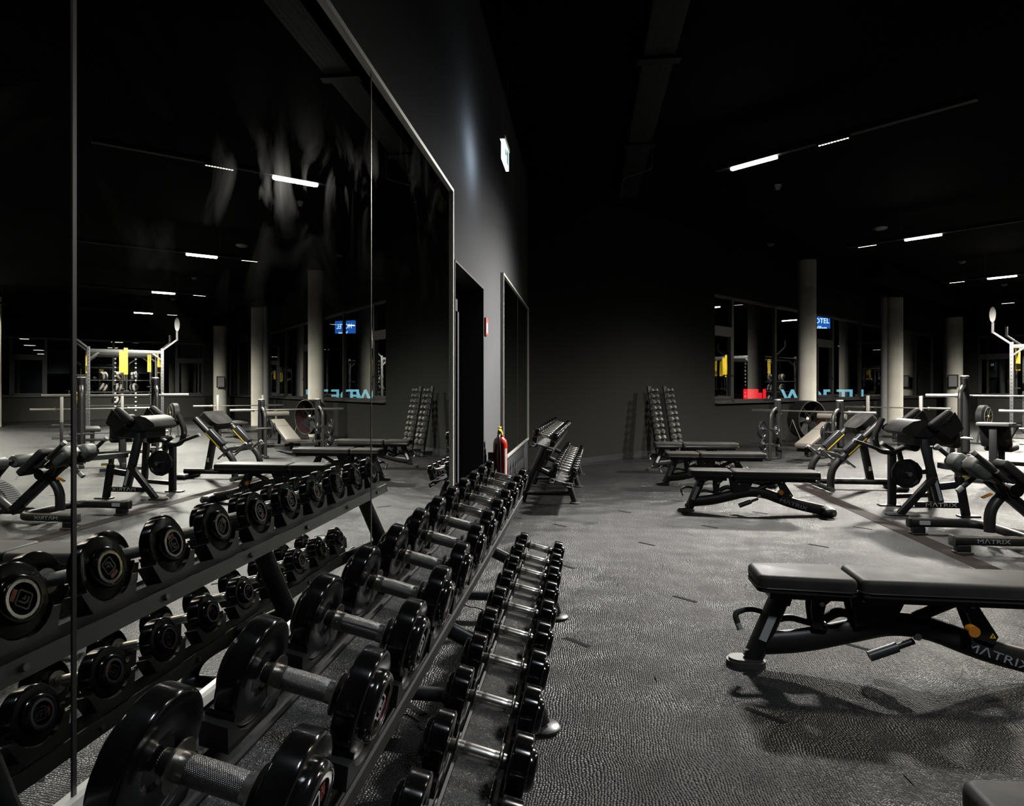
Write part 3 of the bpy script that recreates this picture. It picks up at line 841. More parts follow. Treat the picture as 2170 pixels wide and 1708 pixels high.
# ================================================================== HEX DUMBBELL TOWERS
def hex_meshes(s):
    q = MB(); h = 0.055
    q.lathe([(0.012, -h), (0.015, 0), (0.012, h)], 12); hm = q.mesh('handle', 'chrome')
    q = MB(); q.lathe([(s * 0.72, 0), (s, s * 0.22), (s, s * 0.95), (s * 0.72, s * 1.15)], 6); hx = q.mesh('head', 'hex_rubber', 20)
    return hm, hx
HX = {}
def tower(pos, label, which):
    t = thing('dumbbell_tower', label, 'rack', (pos[0], pos[1], 0), (0, 0, GA), group='leaning hex dumbbell towers')
    # local x along the wall, y towards the wall
    q = MB(); q.bar((0, -0.20, 0.05), (0, 0.02, 1.36), 0.10, 0.03, up=(0, 1, 0)); q.build('post', 'frame_black', t)
    q = MB(); q.bar((0.0, -0.50, 0.045), (0, 0.0, 0.045), 0.07, 0.07); q.bar((-0.22, -0.34, 0.035), (0.22, -0.34, 0.035), 0.09, 0.07, bev=0.01); q.build('base', 'frame_black', t)
    for sx in (-1, 1):
        q = MB(); q.tube([(sx * 0.22, -0.34, 0.035), (sx * 0.235, -0.34, 0.035)], 0.03, 12); q.build('end_cap', 'rig_silver', t)
    for k in range(10):
        z = 1.27 - k * 0.112; y = 0.0 - 0.168 * (1.36 - z) - 0.09
        s = 0.037 + 0.0026 * k
        for sx in (-1, 1):
            q = MB(); q.bar((sx * 0.035, y + 0.07, z - 0.02), (sx * 0.035, y - 0.045, z - 0.012), 0.012, 0.02); q.build('hook', 'plastic_black', t)
        ky = round(s, 4)
        if ky not in HX: HX[ky] = hex_meshes(s)
        hm, hx = HX[ky]
        P = Matrix.Translation((pos[0], pos[1], 0)) @ rotg @ Vector((0.0, y, z + 0.012))
        d = thing('hex_dumbbell', '%s hex dumbbell from the top of the %s tower' % (ORD[k], which), 'dumbbell', P, (R(random.choice((0, 30, 12))), 0, GA), 'rubber hex dumbbells on the towers')
        put('handle', hm, d)
        put('head', hx, d, (0.05, 0, 0)); put('head', hx, d, (-0.05, 0, 0), (0, 0, PI))
    return t
tower((2.12, 12.42), 'leaning tower of hex dumbbells, the one farther from the window', 'hex tower farther from the window')
tower((2.46, 12.81), 'leaning tower of hex dumbbells, the one nearer the window', 'hex tower nearer the window')

# ================================================================== ADJUSTABLE BENCHES
def bench_proto():
    t = thing('adjustable_bench', 'bench', 'bench')
    # x from the head foot to the wheel end, pads along x, width along y
    q = MB(); ft = []
    for cx_, a0 in ((0.035, -90), (-0.035, 90)):
        for k in range(9): ft.append((cx_ + 0.055 * math.cos(R(a0 + 22.5 * k)), 0.055 * math.sin(R(a0 + 22.5 * k))))
    q.prism(ft, 0.024); q.prism([(x * 0.88, y * 0.82) for x, y in ft], 0.011, z0=0.024); q.build('front_foot', 'foot_rubber', t)
    q = MB(); q.rbox((1.40, 0, 0.05), (0.13, 0.34, 0.085), 0.035, 3); rf = q.build('rear_foot', 'plastic_black', t)
    for sy in (-1, 1):
        q = MB(); q.tube([(1.43, sy * 0.17, 0.05), (1.43, sy * 0.178, 0.05)], 0.02, 12); q.build('axle_cap', 'chrome', rf)
    q = MB(); q.tube([(0.030, 0, 0.03), (0.155, 0, 0.33)], 0.046, 16, oval=0.83, up=(0, 1, 0)); leg = q.build('front_leg', 'frame_black', t)
    q = MB(); q.bar((0.066, -0.0385, 0.13), (0.122, -0.0385, 0.268), 0.003, 0.035, up=(1, 0, -0.4)); q.build('instruction_label', 'label_white', leg)
    q = MB(); q.tube([(0.08, 0, 0.105), (0.26, 0, 0.125), (0.64, 0, 0.228), (0.80, 0, 0.215), (1.06, 0, 0.115), (1.37, 0, 0.052)], 0.034, 18, oval=1.6, fillet=0.14, up=(0, 0, 1)); fr = q.build('main_frame', 'frame_tube', t)
    # U shaped lifting handle
    q = MB(); q.tube([(0.12, 0.02, 0.235), (0.02, 0.02, 0.262), (-0.055, 0.0, 0.24), (-0.035, -0.02, 0.185)], 0.0135, 12, fillet=0.05); hd = q.build('lift_handle', 'grip_rubber', t)
    q = MB(); q.tube([(-0.040, -0.016, 0.198), (-0.030, -0.025, 0.172)], 0.0145, 12); q.build('handle_cap', 'silver_tape', hd)
    # pads
    zt = 0.455
    def pad(x0, x1, w0, w1, nm):
        bm = bmesh.new()
        vs = [bm.verts.new(c) for c in [(x0, -w0 / 2, 0), (x1, -w1 / 2, 0), (x1, w1 / 2, 0), (x0, w0 / 2, 0)]]
        f = bm.faces.new(vs)
        r_ = bmesh.ops.extrude_face_region(bm, geom=[f])
        bmesh.ops.translate(bm, vec=(0, 0, 0.076), verts=[e for e in r_['geom'] if isinstance(e, bmesh.types.BMVert)])
        ver = [e for e in bm.edges if abs(e.verts[0].co.z - e.verts[1].co.z) > 0.01]
        bmesh.ops.bevel(bm, geom=ver, offset=0.035, segments=4, profile=0.5, affect='EDGES')
        top = [e for e in bm.edges if all(v.co.z > 0.075 for v in e.verts) and len(e.link_faces) == 2 and any(abs(f_.normal.z) < 0.5 for f_ in e.link_faces)]
        bm.normal_update()
        top = [e for e in bm.edges if all(v.co.z > 0.075 for v in e.verts) and any(abs(f_.normal.z) < 0.5 for f_ in e.link_faces)]
        bmesh.ops.bevel(bm, geom=top, offset=0.022, segments=4, profile=0.5, affect='EDGES')
        bmesh.ops.recalc_face_normals(bm, faces=bm.faces[:])
        me = bpy.data.meshes.new(nm); bm.to_mesh(me); bm.free()
        me.shade_smooth(); me.set_sharp_from_angle(angle=R(50)); me.materials.append(MAT['vinyl'])
        o = put(nm, me, t, (0, 0, zt - 0.076))
        # piping seam round the side
        s_ = MB(); e_ = 0.003; y0_, y1_ = w0 / 2 + e_, w1 / 2 + e_; z_ = 0.020
        ring = [(x0 + 0.035, -y0_, z_), (x1 - 0.035, -y1_, z_), (x1 - 0.008, -y1_ + 0.012, z_), (x1 + e_, -y1_ + 0.037, z_), (x1 + e_, y1_ - 0.037, z_), (x1 - 0.008, y1_ - 0.012, z_), (x1 - 0.035, y1_, z_), (x0 + 0.035, y0_, z_),
                (x0 + 0.008, y0_ - 0.012, z_), (x0 - e_, y0_ - 0.037, z_), (x0 - e_, -y0_ + 0.037, z_), (x0 + 0.008, -y0_ + 0.012, z_), (x0 + 0.035, -y0_, z_)]
        s_.tube([Vector(p) for p in ring], 0.0035, 6); s_.build('piping', 'vinyl_side', o)
        return o
    p1 = pad(0.03, 0.452, 0.24, 0.29, 'head_pad'); p2 = pad(0.466, 1.32, 0.29, 0.29, 'back_pad')
    q = MB(); q.box((0.245, 0, zt - 0.093), (0.32, 0.19, 0.035)); q.build('pad_board', 'plastic_black', p1, (0, 0, -(zt - 0.076)))
    q = MB(); q.box((0.885, 0, zt - 0.093), (0.78, 0.20, 0.035)); q.build('pad_board', 'plastic_black', p2, (0, 0, -(zt - 0.076)))
    MY = Matrix(((1, 0, 0, 0), (0, 0, 1, 0), (0, 1, 0, 0), (0, 0, 0, 1)))
    def plate(poly, y, nm, th=0.008, mt='frame_black'):
        for sy in (-1, 1):
            q = MB(); q.prism([(x, z) for x, z in poly], th, Matrix.Translation((0, sy * y - th / 2, 0)) @ MY)
            q.build(nm, mt, t)
    plate([(0.125, 0.285), (0.185, 0.30), (0.205, 0.36), (0.19, 0.385), (0.12, 0.385)], 0.045, 'head_bracket')
    plate([(0.285, 0.385), (0.40, 0.385), (0.385, 0.345), (0.345, 0.31), (0.33, 0.24), (0.36, 0.215), (0.345, 0.19), (0.29, 0.20), (0.28, 0.28)], 0.04, 'support_bracket')
    q = MB(); q.tube([(0.34, 0, 0.225), (0.42, 0, 0.275), (0.50, 0, 0.245), (0.60, 0, 0.275)], 0.022, 12, fillet=0.05); q.tube([(0.13, 0.03, 0.20), (0.20, 0.03, 0.225), (0.34, 0.03, 0.19)], 0.016, 10, fillet=0.04); q.build('linkage', 'frame_tube', t)
    g = plate([(0.44, 0.385), (0.47, 0.22), (0.64, 0.255), (0.70, 0.385)], 0.05, 'pivot_gusset')
    q = MB(); q.tube([(0.70, 0, 0.235), (0.98, 0, 0.37)], 0.024, 12); q.build('adjust_strut', 'frame_tube', t)
    plate([(0.86, 0.385), (1.04, 0.385), (1.03, 0.35), (0.99, 0.33), (1.07, 0.20), (1.05, 0.165), (0.98, 0.19), (0.94, 0.30), (0.87, 0.355)], 0.042, 'ladder_bracket')
    q = MB(); q.tube([(0.94, -0.046, 0.238), (0.94, -0.068, 0.238)], 0.012, 12); q.tube([(0.94, -0.068, 0.238), (0.94, -0.105, 0.238)], 0.024, 20); q.build('pull_knob', 'orange', t)
    q = MB(); q.tube([(0.54, -0.02, 0.075), (0.66, -0.02, 0.125)], 0.0235, 18); gp = q.build('foot_grip', 'rack_steel', t)
    q = MB(); q.tube([(0.655, -0.02, 0.123), (0.73, -0.02, 0.155)], 0.014, 14); q.build('grip_rod', 'frame_black', gp)
    for (x, y, z, r_) in ((0.19, 0.050, 0.345, 0.0125), (0.325, 0.045, 0.315, 0.0125), (0.505, 0.055, 0.345, 0.0125), (0.34, 0.046, 0.225, 0.009), (0.735, 0.044, 0.185, 0.019), (0.96, 0.048, 0.335, 0.012)):
        for sy in (-1, 1):
            q = MB(); q.tube([(x, sy * (y - 0.004), z), (x, sy * (y + 0.008), z)], [r_, r_ * 0.85], 16)
            q.build('bolt', 'chrome', t)
    q = MB(); q.tube([(0.02, -0.01, 0.075), (-0.012, -0.02, 0.068)], 0.009, 10); q.build('spring_pin', 'chrome', t)
    for (x, z) in ((0.535, 0.315), (1.045, 0.205)):
        q = MB(); q.prism([(x - 0.013, z - 0.011), (x + 0.013, z - 0.011), (x, z + 0.013)], 0.001, Matrix.Translation((0, -0.0565 if x < 1 else -0.0485, 0)) @ MY); wt = q.build('warning_triangle', 'yellow', t)
        q = MB(); q.box((x, -0.0575 if x < 1 else -0.0495, z - 0.002), (0.005, 0.001, 0.009)); q.build('warning_mark', 'label_dark', wt)
    o = put('brand_lettering', text_mesh('MΛTRIX', 0.052, 'logo_grey', 0.0008, 1.5), fr, (1.075, -0.0352, 0.108), (PI / 2, R(17.5), 0))
    return t
proto = bench_proto()
benches = [((1.97, 10.45, 0), R(0.5), 'black adjustable bench farthest from the viewer, its head end by the hex towers'),
           ((1.955, 8.86, 0), R(0.3), 'black adjustable bench in the middle of the row of three'),
           ((1.97, 7.0, 0), R(-3), 'black adjustable bench at the near end of the row of three, fully in view'),
           ((1.655, 3.13, 0), R(-1), 'large black adjustable bench in front, cut by the picture edge, orange knob showing'),
           ((1.675, 1.385, 0), R(-1), 'black bench in the bottom corner, only a pad corner showing')]
for i, (p, a, lab) in enumerate(benches):
    b = proto if i == 0 else copy_tree(proto)
    b.location = p; b.rotation_euler = (0, 0, a)
    tag(b, lab, 'bench', 'adjustable benches along the mirror wall')

# ================================================================== HYPEREXTENSION BENCH
def tubes(parent, name, mt, pts, r, **kw):
    q = MB(); q.tube(pts, r, **kw); return q.build(name, mt, parent)
def rb(parent, name, mt, c, s, r, M=None, seg=3):
    q = MB(); q.rbox(c, s, r, seg, M); return q.build(name, mt, parent)
def bars(parent, name, mt, a, b, w, h, up=(0, 0, 1), bev=0.006):
    q = MB(); q.bar(a, b, w, h, up, bev); return q.build(name, mt, parent)
def brand(parent, size, mt, loc, rot, sx=1.5):
    return put('brand_lettering', text_mesh('MΛTRIX', size, mt, 0.0008, sx, bold=0.0), parent, loc, rot)

t = thing('hyperextension_bench', 'black back extension bench with two rounded grey hip pads and an orange lever', 'exercise bench', (4.25, 5.80, 0))
fb = tubes(t, 'base_frame', 'frame_tube', [(-0.44, -0.34, 0.10), (0.10, -0.34, 0.10), (0.17, -0.26, 0.10), (0.17, 0.26, 0.10), (0.08, 0.34, 0.10), (-0.46, 0.34, 0.10)], 0.034, seg=16, oval=1.15, fillet=0.10, up=(0, 0, 1))
for sy in (-1, 1):
    rb(t, 'end_cap', 'vinyl_grey' if sy < 0 else 'plastic_black', (-0.447, sy * 0.34, 0.10), (0.02, 0.076, 0.086), 0.008)
    rb(t, 'foot', 'plastic_black', (-0.37, sy * 0.34, 0.033), (0.10, 0.07, 0.066), 0.008)
    rb(t, 'foot_pad', 'foot_rubber', (-0.37, sy * 0.34, 0.006), (0.13, 0.09, 0.012), 0.005)
brand(fb, 0.045, 'logo_grey', (-0.16, -0.3795, 0.10), (PI / 2, 0, 0))
q = MB(); q.box((-0.33, 0.2995, 0.105), (0.09, 0.002, 0.035)); q.build('white_sticker', 'label_white', fb)
tubes(t, 'spine', 'frame_tube', [(0.16, 0, 0.095), (0.95, 0, 0.07)], 0.033, seg=14, oval=1.1, up=(0, 1, 0))
tubes(t, 'post', 'frame_tube', [(0.03, 0, 0.10), (0.03, 0, 0.30), (0.18, 0, 0.47)], 0.043, seg=18, fillet=0.13)
bm_ = bars(t, 'incline_beam', 'frame_black', (0.02, 0, 0.545), (0.55, 0, 0.075), 0.075, 0.085)
bars(t, 'inner_tube', 'rig_silver', (-0.16, 0, 0.705), (0.04, 0, 0.528), 0.05, 0.058)
Mi = Matrix.Rotation(R(42), 4, 'Y')
for sy in (-1, 1):
    rb(t, 'hip_pad', 'vinyl_grey', (0, 0, 0), (0.19, 0.20, 0.15), 0.055, Matrix.Translation((-0.13, sy * 0.135, 0.655)) @ Mi, 4)
    rb(t, 'pad_back', 'plastic_black', (0, 0, 0), (0.17, 0.18, 0.05), 0.02, Matrix.Translation((-0.065, sy * 0.135, 0.60)) @ Mi, 3)
    g_ = tubes(t, 'handle', 'grip_rubber', [(0.02, sy * 0.265, 0.56), (-0.115, sy * 0.265, 0.675), (-0.245, sy * 0.265, 0.79)], 0.019, seg=14)
    tubes(t, 'handle_tip', 'silver_tape', [(-0.232, sy * 0.265, 0.779), (-0.258, sy * 0.265, 0.802)], 0.022, seg=14)
    tubes(t, 'handle_ring', 'silver_tape', [(-0.07, sy * 0.265, 0.637), (-0.08, sy * 0.265, 0.645)], 0.0215, seg=14)
rb(t, 'rest_pad', 'vinyl', (0, 0, 0), (0.34, 0.17, 0.07), 0.022, Matrix.Translation((0.11, -0.20, 0.60)) @ Mi, 3)
rb(t, 'rest_pad', 'vinyl', (0, 0, 0), (0.34, 0.17, 0.07), 0.022, Matrix.Translation((0.11, 0.20, 0.60)) @ Mi, 3)
tubes(t, 'pad_axle', 'frame_black', [(0.05, -0.27, 0.56), (0.05, 0.27, 0.56)], 0.02, seg=12)
tubes(t, 'pivot', 'frame_black', [(0.20, -0.07, 0.46), (0.20, 0.07, 0.46)], 0.055, seg=24)
bars(t, 'release_lever', 'orange', (-0.06, -0.05, 0.395), (0.02, -0.05, 0.43), 0.035, 0.016)
tubes(t, 'step_grip', 'grip_rubber', [(-0.10, -0.02, 0.56), (-0.20, -0.02, 0.47)], 0.02, seg=12)
tubes(t, 'step_grip_tip', 'silver_tape', [(-0.195, -0.02, 0.475), (-0.235, -0.02, 0.44)], 0.022, seg=12)
# lower leg rollers and foot plates
tubes(t, 'roller_post', 'frame_tube', [(0.55, 0, 0.08), (0.72, 0, 0.20), (0.78, 0, 0.38), (0.62, 0, 0.56)], 0.036, seg=14, oval=1.2, fillet=0.14, up=(0, 1, 0))
tubes(t, 'roller_axle', 'frame_black', [(0.60, -0.34, 0.57), (0.60, 0.34, 0.57)], 0.018, seg=12)
for sy in (-1, 1):
    tubes(t, 'leg_roller', 'vinyl_grey', [(0.60, sy * 0.05, 0.57), (0.60, sy * 0.07, 0.57), (0.60, sy * 0.31, 0.57), (0.60, sy * 0.33, 0.57)], [0.055, 0.066, 0.066, 0.055], seg=24)
    Mf = Matrix.Translation((0.80, sy * 0.20, 0.20)) @ Matrix.Rotation(R(-48), 4, 'Y')
    q = MB(); q.prism([(0.20 * math.cos(a), 0.12 * math.sin(a)) for a in [2 * PI * k / 28 for k in range(28)]], 0.02, Mf); fp = q.build('foot_plate', 'plastic_black', t)
    q = MB()
    for k in range(-6, 7):
        w_ = 0.10 * math.sqrt(max(0, 1 - (k * 0.026 / 0.19) ** 2))
        q.box((k * 0.026, 0, 0.022), (0.010, 2 * w_, 0.005), Mf)
    o = q.build('tread', 'frame_dark', fp); o['kind'] = 'stuff'
bars(t, 'plate_carrier', 'rig_silver', (0.62, 0, 0.06), (0.86, 0, 0.26), 0.06, 0.03)
rb(t, 'rear_foot', 'plastic_black', (0.90, 0, 0.03), (0.10, 0.36, 0.06), 0.02)

# ================================================================== ARM CURL MACHINE
t = thing('arm_curl_machine', 'black plate-loaded arm curl machine with white brand lettering on its low crossbar', 'gym machine', (4.10, 7.0, 0))
bars(t, 'front_leg', 'frame_black', (0.02, 0, 0.012), (0.35, 0.0, 0.40), 0.055, 0.065, up=(0, 0, 1))
bars(t, 'foot_plate', 'frame_black', (-0.11, 0, 0.008), (0.09, 0, 0.008), 0.09, 0.016)
sl = bars(t, 'seat_leg', 'frame_black', (0.655, 0, 0.012), (0.59, 0, 0.41), 0.055, 0.07)
bars(t, 'foot_plate', 'frame_black', (0.58, 0, 0.008), (0.78, 0, 0.008), 0.09, 0.016)
cb = bars(t, 'crossbar', 'frame_black', (0.17, -0.002, 0.118), (0.635, -0.002, 0.118), 0.05, 0.06)
brand(cb, 0.056, 'logo_white', (0.405, -0.0280, 0.118), (PI / 2, 0, 0))
po = bars(t, 'main_post', 'frame_black', (0.44, 0.06, 0.10), (0.29, 0.10, 0.80), 0.09, 0.075)
q = MB(); q.bar((0.425, 0.011, 0.16), (0.375, 0.023, 0.375), 0.003, 0.032, up=(1, 0, 0)); q.build('instruction_label', 'label_white', po)
q = MB(); q.bar((0.375, 0.021, 0.377), (0.371, 0.022, 0.39), 0.003, 0.032, up=(1, 0, 0)); q.build('warning_label', 'orange', po)
bars(t, 'seat_link', 'frame_black', (0.42, 0.03, 0.30), (0.62, 0.0, 0.335), 0.05, 0.07)
bars(t, 'seat_tube', 'rig_silver', (0.592, 0, 0.40), (0.585, 0, 0.48), 0.045, 0.045)
q = MB(); q.prism([(-0.22, -0.06), (-0.18, -0.10), (0.14, -0.17), (0.20, -0.13), (0.20, 0.13), (0.14, 0.17), (-0.18, 0.10), (-0.22, 0.06)], 0.055, Matrix.Translation((0.63, 0.0, 0.475)) @ Matrix.Rotation(R(4), 4, 'Y'))
q.build('seat', 'vinyl_grey', t, angle=60)
tubes(t, 'seat_knob', 'yellow', [(0.60, -0.04, 0.415), (0.66, -0.07, 0.415)], 0.014, seg=12)
# arm pad: saddle with raised roll pads at both sides
q = MB(); q.prism([(0.05, 0.86), (0.06, 0.895), (0.16, 0.965), (0.24, 0.985), (0.34, 0.965), (0.42, 0.90), (0.42, 0.86), (0.30, 0.80), (0.12, 0.82)], 0.46, Matrix(((1, 0, 0, 0), (0, 0, 1, 0.02), (0, 1, 0, 0), (0, 0, 0, 1))))
q.build('arm_pad', 'vinyl', t, angle=50)
rb(t, 'pad_housing', 'plastic_black', (0.40, 0.24, 0.80), (0.44, 0.36, 0.17), 0.02)
for y_, dx in ((-0.04, 0.0), (0.54, -0.02)):
    Mr = Matrix.Translation((0.40 + dx, y_, 0.985)) @ Matrix.Rotation(R(-38), 4, 'Y')
    rb(t, 'side_pad', 'vinyl', (0, 0, 0), (0.26, 0.09, 0.10), 0.035, Mr, 4)
    q = MB(); q.prism([(0.33, 0.90), (0.50, 1.07), (0.55, 0.98), (0.58, 0.90), (0.46, 0.80)], 0.012, Matrix(((1, 0, 0, dx), (0, 0, 1, y_ - 0.06), (0, 1, 0, 0), (0, 0, 0, 1)))); sp_ = q.build('side_plate', 'frame_black', t)
    for (bx, bz) in ((0.45, 0.985), (0.40, 0.945)):
        tubes(sp_, 'bolt', 'chrome', [(bx + dx, y_ - 0.061, bz), (bx + dx, y_ - 0.070, bz)], 0.011, seg=12)
rb(t, 'chest_pad', 'vinyl', (0, 0, 0), (0.085, 0.34, 0.30), 0.035, Matrix.Translation((0.60, 0.22, 0.84)) @ Matrix.Rotation(R(-6), 4, 'Y'), 4)
# rear frame with the weight arm
bars(t, 'rear_leg', 'frame_black', (0.20, 0.57, 0.012), (0.20, 0.57, 0.60), 0.06, 0.075, up=(1, 0, 0))
bars(t, 'foot_plate', 'frame_black', (0.06, 0.57, 0.008), (0.28, 0.57, 0.008), 0.09, 0.016)
bars(t, 'rear_leg', 'frame_black', (0.70, 0.72, 0.012), (0.62, 0.66, 0.66), 0.055, 0.07, up=(1, 0, 0))
bars(t, 'foot_plate', 'frame_black', (0.60, 0.72, 0.008), (0.80, 0.72, 0.008), 0.09, 0.016)
bars(t, 'frame_bar', 'frame_black', (0.22, 0.57, 0.375), (0.66, 0.69, 0.375), 0.05, 0.055)
bars(t, 'frame_bar', 'frame_black', (0.22, 0.57, 0.11), (0.69, 0.71, 0.11), 0.05, 0.05)
bars(t, 'cross_link', 'frame_black', (0.32, 0.08, 0.72), (0.62, 0.66, 0.64), 0.05, 0.07)
tubes(t, 'pivot', 'frame_black', [(0.33, 0.33, 0.68), (0.33, 0.62, 0.68)], 0.05, seg=24)
tubes(t, 'pivot_cap', 'chrome', [(0.37, 0.02, 0.70), (0.37, -0.02, 0.70)], 0.025, seg=18)
la = tubes(t, 'weight_arm', 'frame_tube', [(0.33, 0.50, 0.68), (0.16, 0.50, 0.60), (0.02, 0.48, 0.62), (-0.03, 0.48, 0.78), (0.06, 0.48, 0.98)], 0.03, seg=14, oval=1.3, fillet=0.10, up=(0, 1, 0))
put('brand_lettering', text_mesh('MΛTRIX', 0.036, 'logo_white', 0.0008, 1.3), la, (-0.01, 0.45, 0.82), (PI / 2, R(-68), 0))
tubes(t, 'curl_handle', 'grip_rubber', [(-0.26, 0.40, 0.735), (-0.05, 0.40, 0.66), (0.04, 0.42, 0.62)], 0.019, seg=12, fillet=0.05)
tubes(t, 'curl_handle', 'grip_rubber', [(-0.06, 0.20, 0.725), (0.07, 0.26, 0.655)], 0.021, seg=12)
tubes(t, 'handle_tip', 'silver_tape', [(-0.075, 0.193, 0.733), (-0.055, 0.202, 0.722)], 0.0225, seg=12)
tubes(t, 'handle_tip', 'silver_tape', [(-0.275, 0.40, 0.741), (-0.255, 0.40, 0.733)], 0.021, seg=12)
tubes(t, 'weight_peg', 'chrome', [(0.33, 0.44, 0.37), (0.33, 0.70, 0.37)], 0.025, seg=16)
bars(t, 'peg_arm', 'frame_black', (0.33, 0.56, 0.37), (0.25, 0.54, 0.64), 0.04, 0.06, up=(0, 1, 0))

def plate_mesh(r, th, mt='plate_iron', seg=12):
    q = MB()
    q.lathe([(0.027, -th / 2), (0.05, -th / 2), (0.055, -th * 0.3), (r * 0.78, -th * 0.3), (r * 0.84, -th / 2), (r * 0.97, -th / 2), (r, -th * 0.35), (r, th * 0.35), (r * 0.97, th / 2), (r * 0.84, th / 2), (r * 0.78, th * 0.3), (0.055, th * 0.3), (0.05, th / 2), (0.027, th / 2)], seg)
    q.f = [f for f in q.f if len(f) <= 4]
    o = 14 - 1
    for k in range(seg):
        q.f.append((k, (k + 1) % seg, o * seg + (k + 1) % seg, o * seg + k))
    me = q.mesh('weight_plate', mt, 25); return me
def grip_mesh(r, th):
    q = MB()
    for k in range(3):
        a = 2 * PI * k / 3
        c = (0, math.cos(a) * r * 0.58, math.sin(a) * r * 0.58)
        for sx in (-1, 1):
            pts = [(0.14 * r * math.cos(b), 0.26 * r * math.sin(b)) for b in [2 * PI * j / 14 for j in range(14)]]
            Mg = Matrix.Translation((sx * th * 0.302, c[1], c[2])) @ Matrix.Rotation(a, 4, 'X') @ Matrix(((0, 0, 1, 0), (1, 0, 0, 0), (0, 1, 0, 0), (0, 0, 0, 1)))
            q.prism(pts, 0.0008, Mg)
    return q.mesh('grip_hole', 'hole_black')
PL = {}
def plate(loc, r, th, yaw, label, group, mt='plate_iron', rx=0.2):
    key = (r, th, mt)
    if key not in PL: PL[key] = (plate_mesh(r, th, mt), grip_mesh(r, th))
    o = put('weight_plate', PL[key][0], None, loc, (rx, 0, yaw)); tag(o, label, 'weight plate', group)
    g = put('grip_hole', PL[key][1], o); g['kind'] = 'stuff'
    return o
plate((4.10 + 0.33, 7.0 + 0.52, 0.37), 0.165, 0.035, PI / 2, 'black weight plate loaded low on the arm curl machine', 'weight plates')

# ================================================================== CHEST SUPPORTED ROW MACHINE
t = thing('row_machine', 'black lever row machine with a chest pad on two sloping tubes', 'gym machine', (4.0, 8.80, 0))
for sy in (-1, 1):
    tubes(t, 'sloping_tube', 'frame_tube', [(-0.03, sy * 0.35, 0.03), (-0.03, sy * 0.35, 0.30), (0.56, sy * 0.35, 0.885)], 0.045, seg=18, fillet=0.18)
    Ms_ = Matrix.Translation((0.26, sy * 0.35, 0.60)) @ Matrix.Rotation(R(-45), 4, 'Y')
    sv = rb(t, 'sleeve', 'rack_steel', (0, 0, 0.015), (0.30, 0.10, 0.10), 0.015, Ms_)
    q = MB(); q.box((0, -0.051, -0.02), (0.30, 0.002, 0.012), Ms_); q.build('yellow_stripe', 'yellow', sv)
    tubes(t, 'row_handle', 'chrome', [(0.15, sy * 0.32, 0.46), (0.05, sy * 0.20, 0.40), (-0.10, sy * 0.22, 0.52)], 0.018, seg=12, fillet=0.05)
    tubes(t, 'handle_tip', 'silver_tape', [(-0.10, sy * 0.22, 0.52), (-0.125, sy * 0.223, 0.54)], 0.021, seg=12)
tubes(t, 'foot_bar', 'frame_black', [(-0.05, -0.46, 0.05), (-0.05, 0.50, 0.05)], 0.03, seg=16)
tubes(t, 'foot_grip', 'chrome', [(-0.05, -0.05, 0.05), (-0.05, 0.20, 0.05)], 0.033, seg=16)
tubes(t, 'bar_end', 'chrome', [(-0.05, -0.47, 0.05), (-0.05, -0.455, 0.05)], 0.031, seg=16)
Mp = Matrix.Translation((0.49, 0.04, 0.835)) @ Matrix.Rotation(R(-43), 4, 'Y')
q = MB(); pts_ = []
for cx_, cy_, a0, rr in ((0.10, 0.22, 0, 0.035), (-0.03, 0.16, 90, 0.10), (-0.03, -0.16, 180, 0.10), (0.10, -0.22, 270, 0.035)):
    for k in range(6):
        a = R(a0 + 18 * k); pts_.append((cx_ + rr * math.cos(a), cy_ + rr * math.sin(a)))
q.prism(pts_, 0.075, Mp); q.build('chest_pad', 'vinyl', t, angle=50)
bars(t, 'pad_carrier', 'frame_black', (0.36, 0, 0.78), (0.56, 0, 0.86), 0.10, 0.05)
bars(t, 'pad_bridge', 'frame_black', (0.42, -0.35, 0.745), (0.42, 0.35, 0.745), 0.06, 0.06)
st = bars(t, 'rear_strut', 'frame_black', (0.47, 0, 0.74), (0.59, 0, 0.11), 0.06, 0.085, up=(1, 0, 0))
q = MB(); q.box((0.575, -0.031, 0.27), (0.035, 0.002, 0.06)); q.build('white_sticker', 'label_white', st)
tubes(t, 'base_bar', 'frame_tube', [(-0.06, 0, 0.10), (0.95, 0, 0.10)], 0.04, seg=16)
rb(t, 'rear_foot', 'plastic_black', (0.90, 0, 0.035), (0.16, 0.42, 0.07), 0.03)
bars(t, 'carriage', 'frame_black', (0.10, -0.34, 0.44), (0.10, 0.34, 0.44), 0.05, 0.08)
for k, (x, y, z) in enumerate(((0.16, -0.12, 0.43), (0.16, 0.0, 0.47), (0.14, 0.14, 0.42), (0.2, -0.2, 0.40))):
    tubes(t, 'link_rod', 'chrome', [(x, y, z), (x + 0.14, y + 0.05, z - 0.10)], 0.013, seg=10)
tubes(t, 'peg', 'chrome', [(0.08, -0.42, 0.44), (0.08, -0.35, 0.44)], 0.028, seg=16)

